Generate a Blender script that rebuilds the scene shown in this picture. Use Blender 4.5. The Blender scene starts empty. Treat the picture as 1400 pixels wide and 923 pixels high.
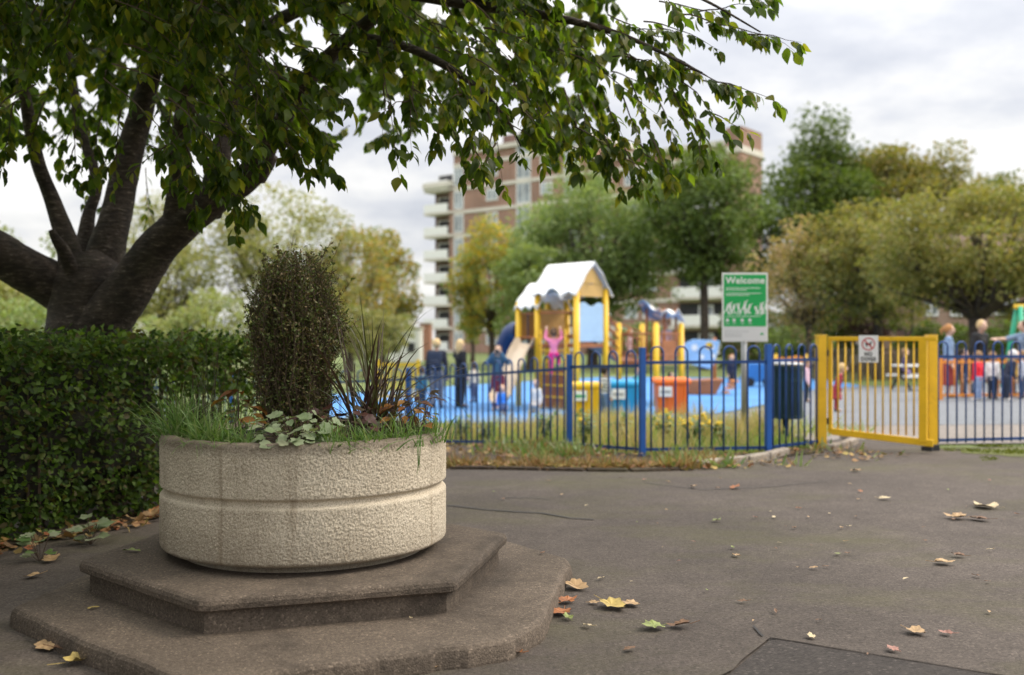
import bpy, bmesh, math, random
import numpy as np
from mathutils import Vector, Matrix, noise, Euler

random.seed(7); np.random.seed(7)
S = bpy.context.scene
COL = S.collection
PI = math.pi
F = 1361.1                      # focal length in units of the 1400 px wide photograph
EYE = 1.30

def ground_z(x, y):
    s = -.75*x + .66*y
    t = min(1, max(0, (s-5.5)/9.0))
    return -.45*t*t*(3-2*t)

def at(px, py, y):              # a point seen at a pixel, at depth y
    return Vector(((px-700)/F*y, y, EYE-(py-461.5)/F*y))
def gx(px, y): return (px-700)/F*y
def on_ground(px, py, z=0.0):
    y = (EYE-z)*F/(py-461.5)
    return Vector((gx(px, y), y, z))

# ---------------------------------------------------------------- mesh builder
class MB:
    def __init__(s): s.v=[]; s.f=[]; s.m=[]; s.mi=0
    def add(s, vs, fs):
        o=len(s.v); s.v.extend([tuple(p) for p in vs])
        for f in fs: s.f.append([i+o for i in f]); s.m.append(s.mi)
        return s
    def box(s, c, d, rz=0.0, M=None):
        x,y,z=d[0]/2,d[1]/2,d[2]/2
        vs=[Vector((a*x,b*y,e*z)) for a in(-1,1) for b in(-1,1) for e in(-1,1)]
        R=Matrix.Rotation(rz,3,'Z') if M is None else M
        c=Vector(c)
        return s.add([R@p+c for p in vs],[(0,1,3,2),(4,6,7,5),(0,4,5,1),(2,3,7,6),(0,2,6,4),(1,5,7,3)])
    def beam(s, a, b, w, h, up=(0,0,1)):
        a=Vector(a); b=Vector(b); d=b-a; L=d.length; d.normalize()
        u=Vector(up); x=d.cross(u)
        if x.length<1e-5: x=Vector((1,0,0))
        x.normalize(); u=x.cross(d)
        vs=[]
        for t in(a,b):
            for i,j in((-1,-1),(1,-1),(1,1),(-1,1)): vs.append(t+x*i*w/2+u*j*h/2)
        return s.add(vs,[(3,2,1,0),(4,5,6,7),(0,1,5,4),(1,2,6,5),(2,3,7,6),(3,0,4,7)])
    def tube(s, pts, rad, n=8, cap=True, wob=0, jit=None):
        pts=[Vector(p) for p in pts]; k=len(pts)
        if not hasattr(rad,'__len__'): rad=[rad]*k
        vs=[]; prev=None
        for i,p in enumerate(pts):
            d=(pts[min(i+1,k-1)]-pts[max(i-1,0)])
            if d.length<1e-9: d=Vector((0,0,1))
            d.normalize()
            if prev is None:
                x=d.orthogonal().normalized()
            else:
                x=prev-d*prev.dot(d)
                x=x.normalized() if x.length>1e-6 else d.orthogonal().normalized()
            prev=x; y=d.cross(x)
            for j in range(n):
                a=2*PI*j/n; r=rad[i]
                q=x*math.cos(a)+y*math.sin(a)
                if wob:
                    b_=p+q*rad[i]; r*=1+wob*(noise.noise(b_*jit)+.55*noise.noise(b_*jit*3.1)+.22*noise.noise(b_*jit*9))
                vs.append(p+q*r)
        fs=[]
        for i in range(k-1):
            for j in range(n):
                a=i*n+j; b=i*n+(j+1)%n
                fs.append((a,b,b+n,a+n))
        if cap:
            fs.append(tuple(range(n-1,-1,-1))); fs.append(tuple(range((k-1)*n,k*n)))
        return s.add(vs,fs)
    def ell(s, c, r, nu=12, nv=8, M=None):
        if not hasattr(r,'__len__'): r=(r,r,r)
        c=Vector(c); R=M or Matrix.Identity(3)
        vs=[c+R@Vector((0,0,-r[2]))]
        for i in range(1,nv):
            t=-PI/2+PI*i/nv
            for j in range(nu):
                a=2*PI*j/nu
                vs.append(c+R@Vector((r[0]*math.cos(t)*math.cos(a),r[1]*math.cos(t)*math.sin(a),r[2]*math.sin(t))))
        vs.append(c+R@Vector((0,0,r[2]))); fs=[]
        for j in range(nu): fs.append((0,1+(j+1)%nu,1+j))
        for i in range(nv-2):
            for j in range(nu):
                a=1+i*nu+j; b=1+i*nu+(j+1)%nu
                fs.append((a,b,b+nu,a+nu))
        t=len(vs)-1; o=1+(nv-2)*nu
        for j in range(nu): fs.append((t,o+j,o+(j+1)%nu))
        return s.add(vs,fs)
    def prism(s, poly, z0, z1):
        n=len(poly); vs=[(p[0],p[1],z0) for p in poly]+[(p[0],p[1],z1) for p in poly]
        fs=[tuple(range(n-1,-1,-1)),tuple(range(n,2*n))]+[(i,(i+1)%n,(i+1)%n+n,i+n) for i in range(n)]
        return s.add(vs,fs)
    def slab(s, poly, O, U, V, N, t):      # extrude a 2D polygon lying in plane (O;U,V) by thickness t along N
        O=Vector(O);U=Vector(U);V=Vector(V);N=Vector(N); n=len(poly)
        vs=[O+U*p[0]+V*p[1] for p in poly]+[O+U*p[0]+V*p[1]+N*t for p in poly]
        fs=[tuple(range(n-1,-1,-1)),tuple(range(n,2*n))]+[(i,(i+1)%n,(i+1)%n+n,i+n) for i in range(n)]
        return s.add(vs,fs)
    def rings(s, rings, close0=True, close1=True):
        n=len(rings[0]); vs=[p for r in rings for p in r]; fs=[]
        for i in range(len(rings)-1):
            for j in range(n):
                a=i*n+j; b=i*n+(j+1)%n
                fs.append((a,b,b+n,a+n))
        if close0: fs.append(tuple(range(n-1,-1,-1)))
        if close1: fs.append(tuple(range((len(rings)-1)*n,len(rings)*n)))
        return s.add(vs,fs)
    def sheet(s, grid, t=.03):             # a curved sheet (grid of points) given real thickness
        a=len(grid); b=len(grid[0]); top=[Vector(p) for r in grid for p in r]
        vs=top+[p-Vector((0,0,t)) for p in top]; fs=[]; N=a*b
        for i in range(a-1):
            for j in range(b-1):
                q=i*b+j; fs.append((q,q+1,q+b+1,q+b)); fs.append((q+N+b,q+N+b+1,q+N+1,q+N))
        def edge(l):
            for p,q in zip(l,l[1:]): fs.append((p,p+N,q+N,q))
        edge([j for j in range(b)][::-1]); edge([(a-1)*b+j for j in range(b)])
        edge([i*b for i in range(a)]); edge([i*b+b-1 for i in range(a)][::-1])
        return s.add(vs,fs)
    def ribbon(s, pts, ws, side=None):
        pts=[Vector(p) for p in pts]; k=len(pts); vs=[]
        for i,p in enumerate(pts):
            d=pts[min(i+1,k-1)]-pts[max(i-1,0)]
            x=side if side is not None else d.cross(Vector((0,0,1)))
            if x.length<1e-6: x=Vector((1,0,0))
            x=x.normalized(); vs += [p-x*ws[i]/2, p+x*ws[i]/2]
        return s.add(vs,[(2*i,2*i+1,2*i+3,2*i+2) for i in range(k-1)])

def origin(o):
    v=Vector((0,0,0))
    while o: v+=o.location; o=o.parent
    return v
def mesh_obj(name, me, mat, parent=None, smooth=False):
    for m in (mat if isinstance(mat,(list,tuple)) else [mat]): me.materials.append(m)
    o=bpy.data.objects.new(name, me); COL.objects.link(o)
    if parent is not None: o.parent=parent
    if smooth:
        for p in me.polygons: p.use_smooth=True
    return o
def build(name, mb, mat, parent=None, smooth=False, bevel=0, origin_at=None):
    off = origin(parent) if parent is not None else (Vector(origin_at) if origin_at else Vector((0,0,0)))
    me=bpy.data.meshes.new(name)
    me.from_pydata([(p[0]-off[0],p[1]-off[1],p[2]-off[2]) for p in mb.v],[],mb.f)
    if isinstance(mat,(list,tuple)): me.polygons.foreach_set('material_index', mb.m)
    me.update()
    o=mesh_obj(name, me, mat, parent, smooth)
    if parent is None and origin_at: o.location=origin_at
    if bevel:
        b=o.modifiers.new('bevel','BEVEL'); b.width=bevel; b.segments=2; b.limit_method='ANGLE'; b.angle_limit=.6
    return o
def tag(o, label, cat=None, group=None, kind=None):
    o['label']=label
    if cat: o['category']=cat
    if group: o['group']=group
    if kind: o['kind']=kind
    return o
def thing(name, label, cat, loc=(0,0,0), group=None, kind=None):
    o=bpy.data.objects.new(name,None); COL.objects.link(o); o.location=loc
    o.empty_display_size=.2
    return tag(o,label,cat,group,kind)
def struct(name, label, mb, mat, smooth=False):
    o=build(name, mb, mat, None, smooth); return tag(o,label,name.replace('_',' '),None,'structure')
def copy_tree(o, parent=None):
    c=o.copy(); COL.objects.link(c)
    if parent is not None: c.parent=parent
    for ch in [q for q in bpy.data.objects if q.parent==o]: copy_tree(ch,c)
    return c

def nrm(a): return a/np.maximum(np.linalg.norm(a,axis=1,keepdims=True),1e-9)
# leaf templates: x across, y along, z out
T_SIMPLE=(np.array([(0,0,0),(-.26,.32,.05),(-.22,.68,.06),(0,1,-.08),(.22,.68,.06),(.26,.32,.05)]),[(0,3,2,1),(0,5,4,3)])
T_NEAR=(np.array([(0,0,0),(0,.2,.01),(0,.45,.02),(0,.72,.0),(0,1,-.1),
                  (-.15,.12,.03),(-.25,.33,.075),(-.24,.55,.08),(-.12,.8,.01),
                  (.15,.12,.03),(.25,.33,.075),(.24,.55,.08),(.12,.8,.01)]),
        [(0,1,6,5),(1,2,7,6),(2,3,8,7),(3,4,8),(0,9,10,1),(1,10,11,2),(2,11,12,3),(3,12,4)])
def lobed():
    pts=[(0,0,0)]; prof=[(.08,.02),(.24,-.04),(.33,.05),(.34,.15),(.46,.22),(.42,.34),(.37,.42),(.44,.58),(.33,.62),(.24,.64),(.16,.80),(0,1)]
    r=[(x,y) for x,y in prof]; l=[(-x,y) for x,y in prof[:-1]][::-1]
    ring=r+l
    v=[(0,.36,0)]+[(x,y,.16*abs(x)+.10*math.sin(7*y)*.5) for x,y in ring]
    n=len(ring); f=[(0,1+i,1+(i+1)%n) for i in range(n)]
    return (np.array(v),f)
T_LOBE=lobed()
def leaf_mesh(name, pos, axis, nor, size, tmpl, wid=1.0):
    T,fs=tmpl; N=len(pos); k=len(T)
    axis=nrm(axis); side=nrm(np.cross(axis,nor)); nor=np.cross(side,axis)
    size=np.broadcast_to(np.asarray(size,float),(N,))[:,None,None]
    wid=np.broadcast_to(np.asarray(wid,float),(N,))[:,None,None]
    V=pos[:,None,:]+size*(wid*T[None,:,0:1]*side[:,None,:]+T[None,:,1:2]*axis[:,None,:]+T[None,:,2:3]*nor[:,None,:])
    V=V.reshape(-1,3)
    fl=np.array([i for f in fs for i in f]); ft=np.array([len(f) for f in fs])
    loops=(fl[None,:]+(np.arange(N)*k)[:,None]).ravel(); tot=np.tile(ft,N)
    me=bpy.data.meshes.new(name)
    me.vertices.add(len(V)); me.vertices.foreach_set('co',V.astype(np.float32).ravel())
    me.loops.add(len(loops)); me.loops.foreach_set('vertex_index',loops.astype(np.int32))
    me.polygons.add(len(tot)); me.polygons.foreach_set('loop_start',np.concatenate([[0],np.cumsum(tot)[:-1]]).astype(np.int32))
    me.polygons.foreach_set('loop_total',tot.astype(np.int32))
    me.update(calc_edges=True); return me
def leaf_obj(name, pos, axis, nor, size, tmpl, mat, parent=None, wid=1.0):
    off=np.array(origin(parent)) if parent is not None else np.zeros(3)
    return mesh_obj(name, leaf_mesh(name,np.asarray(pos)-off,np.asarray(axis),np.asarray(nor),size,tmpl,wid), mat, parent)

# ---------------------------------------------------------------- materials
def new_mat(name):
    m=bpy.data.materials.new(name); m.use_nodes=True; nt=m.node_tree
    return m, nt, nt.nodes['Principled BSDF']
def ramp(nt, stops, src, interp='LINEAR'):
    r=nt.nodes.new('ShaderNodeValToRGB'); e=r.color_ramp.elements; r.color_ramp.interpolation=interp
    while len(e)<len(stops): e.new(.5)
    for i,(p,c) in enumerate(stops):
        e[i].position=p; e[i].color=(*c,1) if len(c)==3 else c
    nt.links.new(src, r.inputs[0]); return r.outputs[0]
def coords(nt, scale=(1,1,1), kind='Object'):
    t=nt.nodes.new('ShaderNodeTexCoord'); mp=nt.nodes.new('ShaderNodeMapping'); mp.inputs['Scale'].default_value=scale
    nt.links.new(t.outputs[kind],mp.inputs[0]); return mp.outputs[0]
def ntex(nt, vec, sc, det=4, rough=.55):
    n=nt.nodes.new('ShaderNodeTexNoise'); n.inputs['Scale'].default_value=sc; n.inputs['Detail'].default_value=det
    n.inputs['Roughness'].default_value=rough; nt.links.new(vec,n.inputs['Vector']); return n.outputs[0]
def vtex(nt, vec, sc, feat='F1', out='Distance'):
    n=nt.nodes.new('ShaderNodeTexVoronoi'); n.inputs['Scale'].default_value=sc; n.feature=feat
    nt.links.new(vec,n.inputs['Vector']); return n.outputs[out]
def mix(nt, fac, a, b, mode='MIX'):
    n=nt.nodes.new('ShaderNodeMix'); n.data_type='RGBA'; n.blend_type=mode
    for sock,val in ((n.inputs[0],fac),(n.inputs[6],a),(n.inputs[7],b)):
        if hasattr(val,'is_linked') or isinstance(val,bpy.types.NodeSocket): nt.links.new(val,sock)
        elif isinstance(val,(int,float)): sock.default_value=val
        else: sock.default_value=(*val,1)
    return n.outputs[2]
def bump(nt, p, h, st=.3, dist=.01):
    b=nt.nodes.new('ShaderNodeBump'); b.inputs['Strength'].default_value=st; b.inputs['Distance'].default_value=dist
    nt.links.new(h,b.inputs['Height']); nt.links.new(b.outputs[0],p.inputs['Normal'])
def M(name, c, rough=.5, var=.12, sc=6, metal=0, bmp=0):
    m,nt,p=new_mat(name); v=coords(nt); n=ntex(nt,v,sc)
    lo=tuple(x*(1-var) for x in c); hi=tuple(min(1,x*(1+var)) for x in c)
    c_=ramp(nt,[(.3,lo),(.7,hi)],n)
    if var>=.08 and max(c)>.05:      # scuffs and grime
        c_=mix(nt,ramp(nt,[(.56,(0,0,0)),(.70,(.45,.45,.45))],ntex(nt,v,sc*1.7+1,6,.65)),c_,tuple(x*.5 for x in c))
    nt.links.new(c_,p.inputs['Base Color'])
    p.inputs['Roughness'].default_value=rough; p.inputs['Metallic'].default_value=metal
    if bmp: bump(nt,p,ntex(nt,v,sc*8,3),bmp,.004)
    return m
def leaf_mat(name, cols, trans=.35, rough=.5, tcol=1.6, spec=.4, clump=0, clump_sc=.5):
    m,nt,p=new_mat(name)
    g=nt.nodes.new('ShaderNodeNewGeometry')
    k=len(cols); c=ramp(nt,[((i+.5)/k,x) for i,x in enumerate(cols)],g.outputs['Random Per Island'])
    if clump:
        v=coords(nt); n=ntex(nt,v,clump_sc,2)
        c=mix(nt,ramp(nt,[(.4,(0,0,0)),(.62,(1,1,1))],n),c,mix(nt,.85,c,clump))
    nt.links.new(c,p.inputs['Base Color']); p.inputs['Roughness'].default_value=rough
    p.inputs['Specular IOR Level'].default_value=spec
    t=nt.nodes.new('ShaderNodeBsdfTranslucent')
    tc=mix(nt,1.0,c,(tcol,tcol*1.05,tcol*.45),'MULTIPLY')
    nt.links.new(tc,t.inputs[0]); ms=nt.nodes.new('ShaderNodeMixShader'); ms.inputs[0].default_value=trans
    nt.links.new(p.outputs[0],ms.inputs[1]); nt.links.new(t.outputs[0],ms.inputs[2])
    nt.links.new(ms.outputs[0],nt.nodes['Material Output'].inputs[0]); return m

MT={}
MT['navy']=M('blue_fence_paint',(.008,.048,.19),.42,.25,3)
MT['blue_post']=M('blue_post_paint',(.010,.085,.34),.4,.15,3)
MT['yellow']=M('yellow_gate_paint',(.72,.43,.012),.45,.12,4)
MT['yplay']=M('yellow_play_paint',(.82,.50,.02),.45,.1,2)
MT['white']=M('white_paint',(.80,.80,.79),.45,.04,3)
MT['offwhite']=M('cream_render',(.62,.58,.52),.7,.08,.6)
MT['steel']=M('galvanised_steel',(.42,.43,.44),.45,.1,5,.6)
MT['black']=M('black_paint',(.02,.02,.022),.5,.1,5)
MT['green_sign']=M('green_sign_face',(.005,.36,.085),.4,.03,4)
MT['pale_sign']=M('pale_grey_sign_strip',(.66,.66,.68),.4,.03,4)
MT['red']=M('red_ring_paint',(.55,.03,.03),.4,.05,4)
MT['bin']=M('dark_teal_bin',(.005,.034,.055),.42,.2,4)
MT['bin_y']=M('yellow_bin_plastic',(.85,.52,.02),.4,.08,3)
MT['bin_b']=M('sky_blue_bin_plastic',(.02,.33,.66),.4,.08,3)
MT['bin_o']=M('orange_bin_plastic',(.85,.17,.02),.4,.08,3)
MT['roofw']=M('white_play_roof',(.84,.85,.86),.4,.05,1.5)
MT['tan']=M('tan_play_panel',(.58,.36,.12),.5,.1,2)
MT['pblue']=M('pale_blue_panel',(.36,.52,.70),.45,.08,3)
MT['nblue']=M('navy_plastic',(.012,.035,.13),.35,.1,3)
MT['brown']=M('red_brown_wood',(.33,.12,.045),.55,.2,4)
MT['orange']=M('orange_paint',(.80,.30,.04),.45,.1,3)
MT['sand']=M('sand_plastic',(.62,.50,.36),.4,.08,3)
MT['green_metal']=M('green_swing_paint',(.02,.36,.20),.4,.1,3)
MT['wood']=M('weathered_wood',(.16,.12,.085),.8,.25,5)
MT['glass']=M('window_glass',(.30,.33,.36),.10,.45,.5)
MT['darkroom']=M('dark_interior',(.035,.035,.04),.8,.3,1)
MT['tyre']=M('tyre_rubber',(.02,.02,.02),.8,.1,5)
MT['soil']=M('planter_soil',(.035,.025,.018),.95,.4,20,0,.8)
MT['stem']=M('brown_stem',(.09,.06,.04),.85,.3,20)

def brick_mat(name, c1, c2, mortar, sc=1.0):
    m,nt,p=new_mat(name); b=nt.nodes.new('ShaderNodeTexBrick'); v=coords(nt,(1,1,1),'UV')
    b.inputs['Color1'].default_value=(*c1,1); b.inputs['Color2'].default_value=(*c2,1); b.inputs['Mortar'].default_value=(*mortar,1)
    b.inputs['Scale'].default_value=sc; b.inputs['Brick Width'].default_value=.225; b.inputs['Row Height'].default_value=.075; b.inputs['Mortar Size'].default_value=.008
    t=nt.nodes.new('ShaderNodeTexCoord'); s=nt.nodes.new('ShaderNodeSeparateXYZ'); nt.links.new(t.outputs['Object'],s.inputs[0])
    ad=nt.nodes.new('ShaderNodeMath'); ad.operation='ADD'; nt.links.new(s.outputs[0],ad.inputs[0]); nt.links.new(s.outputs[1],ad.inputs[1])
    cb=nt.nodes.new('ShaderNodeCombineXYZ'); nt.links.new(ad.outputs[0],cb.inputs[0]); nt.links.new(s.outputs[2],cb.inputs[1])
    nt.links.new(cb.outputs[0],b.inputs['Vector'])
    n=ntex(nt,t.outputs['Object'],.35,4)
    nt.links.new(mix(nt,1.0,b.outputs[0],ramp(nt,[(.3,(.75,.75,.75)),(.7,(1.15,1.1,1.1))],n),'MULTIPLY'),p.inputs['Base Color'])
    p.inputs['Roughness'].default_value=.9; return m
MT['brick']=brick_mat('brown_red_brick',(.28,.15,.108),(.34,.195,.14),(.34,.28,.24))
MT['brick_pink']=brick_mat('pinkish_brick',(.36,.23,.17),(.42,.27,.20),(.42,.36,.31))
MT['brick_dark']=brick_mat('dark_brick',(.13,.07,.055),(.17,.09,.07),(.2,.17,.15))
# ---------------------------------------------------------------- world, sun, camera
SUN_EL, SUN_AZ = math.radians(44), math.radians(84)      # azimuth measured clockwise from the viewing direction (+Y)
w=bpy.data.worlds.new('World'); S.world=w; w.use_nodes=True; nt=w.node_tree
bg=nt.nodes['Background']; bg.inputs[1].default_value=.10
sky=nt.nodes.new('ShaderNodeTexSky'); sky.sky_type='NISHITA'; sky.sun_disc=False
sky.sun_elevation=SUN_EL; sky.sun_rotation=SUN_AZ
tc=nt.nodes.new('ShaderNodeTexCoord'); sp=nt.nodes.new('ShaderNodeSeparateXYZ'); nt.links.new(tc.outputs['Generated'],sp.inputs[0])
def mth(op,a,b=None,c=None):
    n=nt.nodes.new('ShaderNodeMath'); n.operation=op
    for i,q in enumerate((a,b,c)):
        if q is None: continue
        if isinstance(q,(int,float)): n.inputs[i].default_value=q
        else: nt.links.new(q,n.inputs[i])
    return n.outputs[0]
zc=mth('MAXIMUM',sp.outputs[2],0.0); dv=mth('ADD',zc,.22)
cb=nt.nodes.new('ShaderNodeCombineXYZ')
nt.links.new(mth('DIVIDE',sp.outputs[0],dv),cb.inputs[0]); nt.links.new(mth('DIVIDE',sp.outputs[1],dv),cb.inputs[1])
n1=ntex(nt,cb.outputs[0],1.0,7,.55)
mp=nt.nodes.new('ShaderNodeMapping'); mp.inputs['Location'].default_value=(3.1,1.7,0); nt.links.new(cb.outputs[0],mp.inputs[0])
n2=ntex(nt,mp.outputs[0],2.6,6,.6)
cl=mth('ADD',mth('MULTIPLY',n1,.68),mth('MULTIPLY',n2,.32))
cloud=ramp(nt,[(.38,(5.6,5.8,6.4)),(.45,(6.8,6.9,7.3)),(.52,(8.6,8.5,8.4)),(.60,(10.2,10.0,9.7))],cl)
grad=mth('ADD',mth('MULTIPLY',mth('MULTIPLY',zc,zc),2.9),.86)
gv=nt.nodes.new('ShaderNodeCombineXYZ'); [nt.links.new(grad,gv.inputs[i]) for i in range(3)]
cloud=mix(nt,1.0,cloud,gv.outputs[0],'MULTIPLY')
nt.links.new(mix(nt,.90,sky.outputs[0],cloud),bg.inputs[0])

sl=bpy.data.lights.new('sun','SUN'); sl.energy=2.2; sl.angle=math.radians(24); sl.color=(1,.90,.76)
so=bpy.data.objects.new('sun',sl); COL.objects.link(so)
sd=Vector((math.sin(SUN_AZ)*math.cos(SUN_EL),math.cos(SUN_AZ)*math.cos(SUN_EL),math.sin(SUN_EL)))
so.rotation_euler=(-sd).to_track_quat('-Z','Y').to_euler()

cam=bpy.data.cameras.new('camera'); co=bpy.data.objects.new('camera',cam); COL.objects.link(co); S.camera=co
co.location=(0,0,EYE); co.rotation_euler=(PI/2,0,0); cam.lens=35; cam.sensor_width=36; cam.clip_end=2000; cam.clip_start=.05
cam.dof.use_dof=True; cam.dof.focus_distance=4.85; cam.dof.aperture_fstop=1.5
S.view_settings.view_transform='Standard'; S.view_settings.look='None'; S.view_settings.exposure=0.36; S.view_settings.gamma=1
S.cycles.max_bounces=6; S.cycles.diffuse_bounces=3; S.cycles.transmission_bounces=4; S.cycles.transparent_max_bounces=4
S.cycles.use_denoising=True; S.cycles.sample_clamp_indirect=6; S.cycles.caustics_reflective=False; S.cycles.caustics_refractive=False
try: S.cycles.denoiser='OPENIMAGEDENOISE'; S.cycles.denoising_input_passes='RGB_ALBEDO_NORMAL'
except Exception: pass

# ---------------------------------------------------------------- ground
def speckle_mat(name, base, var, spk, moss=None, sc=95, bst=.5, dirt=None):
    m,nt,p=new_mat(name); v=coords(nt)
    big=ntex(nt,v,.55,6,.65); mid=ntex(nt,v,5,5,.6)
    c=ramp(nt,[(.28,tuple(x*(1-var) for x in base)),(.5,base),(.74,tuple(x*(1+var) for x in base))],big)
    c=mix(nt,ramp(nt,[(.35,(0,0,0)),(.75,(.55,.55,.55))],mid),c,tuple(x*.62 for x in base))
    cell=vtex(nt,v,sc,'F1','Color'); sepc=nt.nodes.new('ShaderNodeSeparateColor'); nt.links.new(cell,sepc.inputs[0])
    c=mix(nt,ramp(nt,[(.0,(.62,)*3),(.45,(.92,)*3),(.8,(1.12,)*3),(.96,(1.2,)*3),(1,(spk,)*3)],sepc.outputs[0]),(0,0,0),c,'MIX') if False else \
      mix(nt,1.0,c,ramp(nt,[(0,(.62,)*3),(.45,(.95,)*3),(.82,(1.12,)*3),(.93,(1.25,)*3),(1,(spk,)*3)],sepc.outputs[0]),'MULTIPLY')
    if dirt:
        d=ntex(nt,v,1.7,7,.7); c=mix(nt,ramp(nt,[(.5,(0,0,0)),(.72,(.75,.75,.75))],d),c,dirt)
    if moss:
        mn=ntex(nt,coords(nt,(.45,.8,1)),1.1,8,.68); c=mix(nt,ramp(nt,[(.48,(0,0,0)),(.70,(.55,.55,.55))],mn),c,moss)
    nt.links.new(c,p.inputs['Base Color']); p.inputs['Roughness'].default_value=.88; p.inputs['Specular IOR Level'].default_value=.3
    h=mth2(nt,'ADD',mth2(nt,'MULTIPLY',vtex(nt,v,sc),-.6),mth2(nt,'MULTIPLY',mid,.8))
    bump(nt,p,h,bst,.006); return m
def mth2(nt,op,a,b):
    n=nt.nodes.new('ShaderNodeMath'); n.operation=op
    for i,q in enumerate((a,b)):
        if isinstance(q,(int,float)): n.inputs[i].default_value=q
        else: nt.links.new(q,n.inputs[i])
    return n.outputs[0]
MT['asphalt']=speckle_mat('worn_brown_asphalt',(.092,.075,.063),.38,1.6,(.085,.082,.030),110,.55)
MT['asphalt_patch']=speckle_mat('newer_dark_asphalt',(.052,.044,.039),.2,2.2,None,95,.5)
MT['asphalt_grey']=speckle_mat('grey_court_asphalt',(.19,.20,.215),.08,1.3,None,60,.2)
MT['asphalt_pale']=speckle_mat('pale_apron_asphalt',(.235,.205,.18),.1,1.3,None,60,.2)
MT['kerb']=speckle_mat('old_kerb_stone',(.34,.29,.24),.2,1.4,(.12,.12,.06),70,.5)
MT['soilbed']=speckle_mat('leafy_soil',(.060,.042,.028),.3,2.0,(.04,.045,.02),40,1.0)
MT['concrete']=speckle_mat('weathered_brown_concrete',(.128,.100,.076),.34,1.9,None,140,.6,(.030,.024,.019))
MT['bluefloor']=M('blue_rubber_surface',(.070,.235,.53),.8,.12,.35)
def grass_ground():
    m,nt,p=new_mat('grass_ground'); v=coords(nt); a=ntex(nt,v,.22,5); b=ntex(nt,v,7,4)
    c=ramp(nt,[(.3,(.075,.11,.022)),(.55,(.12,.155,.04)),(.72,(.18,.17,.07))],a)
    c=mix(nt,1.0,c,ramp(nt,[(.3,(.7,.7,.7)),(.7,(1.25,1.25,1.25))],b),'MULTIPLY')
    nt.links.new(c,p.inputs['Base Color']); p.inputs['Roughness'].default_value=.95; bump(nt,p,b,.8,.05); return m
MT['grass']=grass_ground()

def span(a,b,s): 
    n=int(round((b-a)/s)); return [a+(b-a)*i/n for i in range(n+1)]
XS=[-900,-400,-200,-100,-60,-40,-28]+span(-20,24,.5)+[30,40,60,100,200,400,900]
YS=[-200,-80,-40,-20]+span(-10,44,.5)+[52,62,80,110,160,250,450,900]
mb=MB(); nx=len(XS)
mb.add([(x,y,ground_z(x,y)) for y in YS for x in XS],[(j*nx+i,j*nx+i+1,(j+1)*nx+i+1,(j+1)*nx+i) for j in range(len(YS)-1) for i in range(nx-1)])
struct('ground','green grassy park ground reaching away behind the playground',mb,MT['grass'],True)

def drape(name,label,poly,dz,mat,step=.5,smooth=False):
    bm=bmesh.new(); bm.faces.new([bm.verts.new((p[0],p[1],0)) for p in poly])
    xs=[p[0] for p in poly]; ys=[p[1] for p in poly]
    for ax,lo,hi in ((0,min(xs),max(xs)),(1,min(ys),max(ys))):
        k=math.ceil(lo/step)
        while k*step<hi:
            n=Vector((1,0,0)) if ax==0 else Vector((0,1,0))
            bmesh.ops.bisect_plane(bm,geom=bm.verts[:]+bm.edges[:]+bm.faces[:],plane_co=n*(k*step),plane_no=n); k+=1
    bmesh.ops.triangulate(bm,faces=bm.faces[:])
    for v in bm.verts: v.co.z=ground_z(v.co.x,v.co.y)+dz
    for f in bm.faces:
        if f.normal.z<0: f.normal_flip()
    me=bpy.data.meshes.new(name); bm.to_mesh(me); bm.free()
    o=mesh_obj(name,me,mat,None,smooth); return tag(o,label,name.replace('_',' '),None,'structure')

FENCE=[(-9.6,15.0),(-6.9,15.1),(-4.2,14.9),(-1.53,14.6),(.68,11.8),(1.42,10.85),(2.83,11.0),(3.63,11.7)]
GATE_R=(4.82,11.4)
RFENCE=[(4.95,11.75),(7.65,12.3),(10.35,12.75)]
drape('path','worn brown asphalt path in front of the planter and fence',
      [(-9,-8),(16,-8),(16,12.0),(10.4,12.4),(5,11.6),(4.95,12.6),(4.95,14.3),(3.9,14.2),(3.72,12.4),(3.5,11.2),(2.75,10.55),(1.9,9.95),(.9,9.72),(.1,10.1),(-.5,10.6),(-1.6,11.9),(-2.3,12.6),(-2.5,11),(-2.2,8.6),(-2.62,7.1),(-3.2,5.9),(-4.3,3.7),(-6,0)],.010,MT['asphalt'])
drape('apron','pale tan asphalt apron just inside the yellow gate',[(3.72,12.45),(4.95,12.65),(5.0,12.0),(16,13.2),(16,15.3),(9,14.9),(5.2,14.6),(3.6,14.6)],.014,MT['asphalt_pale'])
drape('court','grey asphalt court behind the yellow gate',[(3.6,14.55),(5.2,14.55),(9,14.85),(16,15.2),(18,30),(12,36),(8.4,31),(6.6,24.3),(4.6,20.2),(3.0,18.2),(2.4,17.0)],.018,MT['asphalt_grey'])
drape('blue_play_surface','blue rubber safety surface under the play equipment',[(-4.5,21.2),(-1,20.2),(2,19.2),(3.2,18.6),(4.5,20.4),(6.5,24.6),(8.0,31),(12.5,35.5),(13,42),(4,43.5),(-1,37),(-5.5,30)],.022,MT['bluefloor'])
drape('planting_bed','dark leafy soil strip under the clipped hedge',[(-4.6,3.6),(-3.3,5.8),(-2.55,7.2),(-1.9,9.0),(-2.2,11.5),(-3.4,12),(-5,9),(-6.8,5)],.022,MT['soilbed'])
drape('verge','brown soil verge outside the blue fence',[(-2.2,13.0),(-1.5,11.95),(-.45,10.65),(.1,10.15),(.9,9.77),(1.88,9.98),(2.73,10.58),(3.45,11.2),(3.4,11.7),(2.75,11.1),(1.45,10.95),(.75,11.95),(-1.4,14.6)],.016,MT['soilbed'])
drape('asphalt_patch','darker rectangular repair patch in the near asphalt',[(1.108,4.25),(1.95,3.72),(1.55,2.9),(.4,3.1)],.016,MT['asphalt_patch'])
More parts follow.
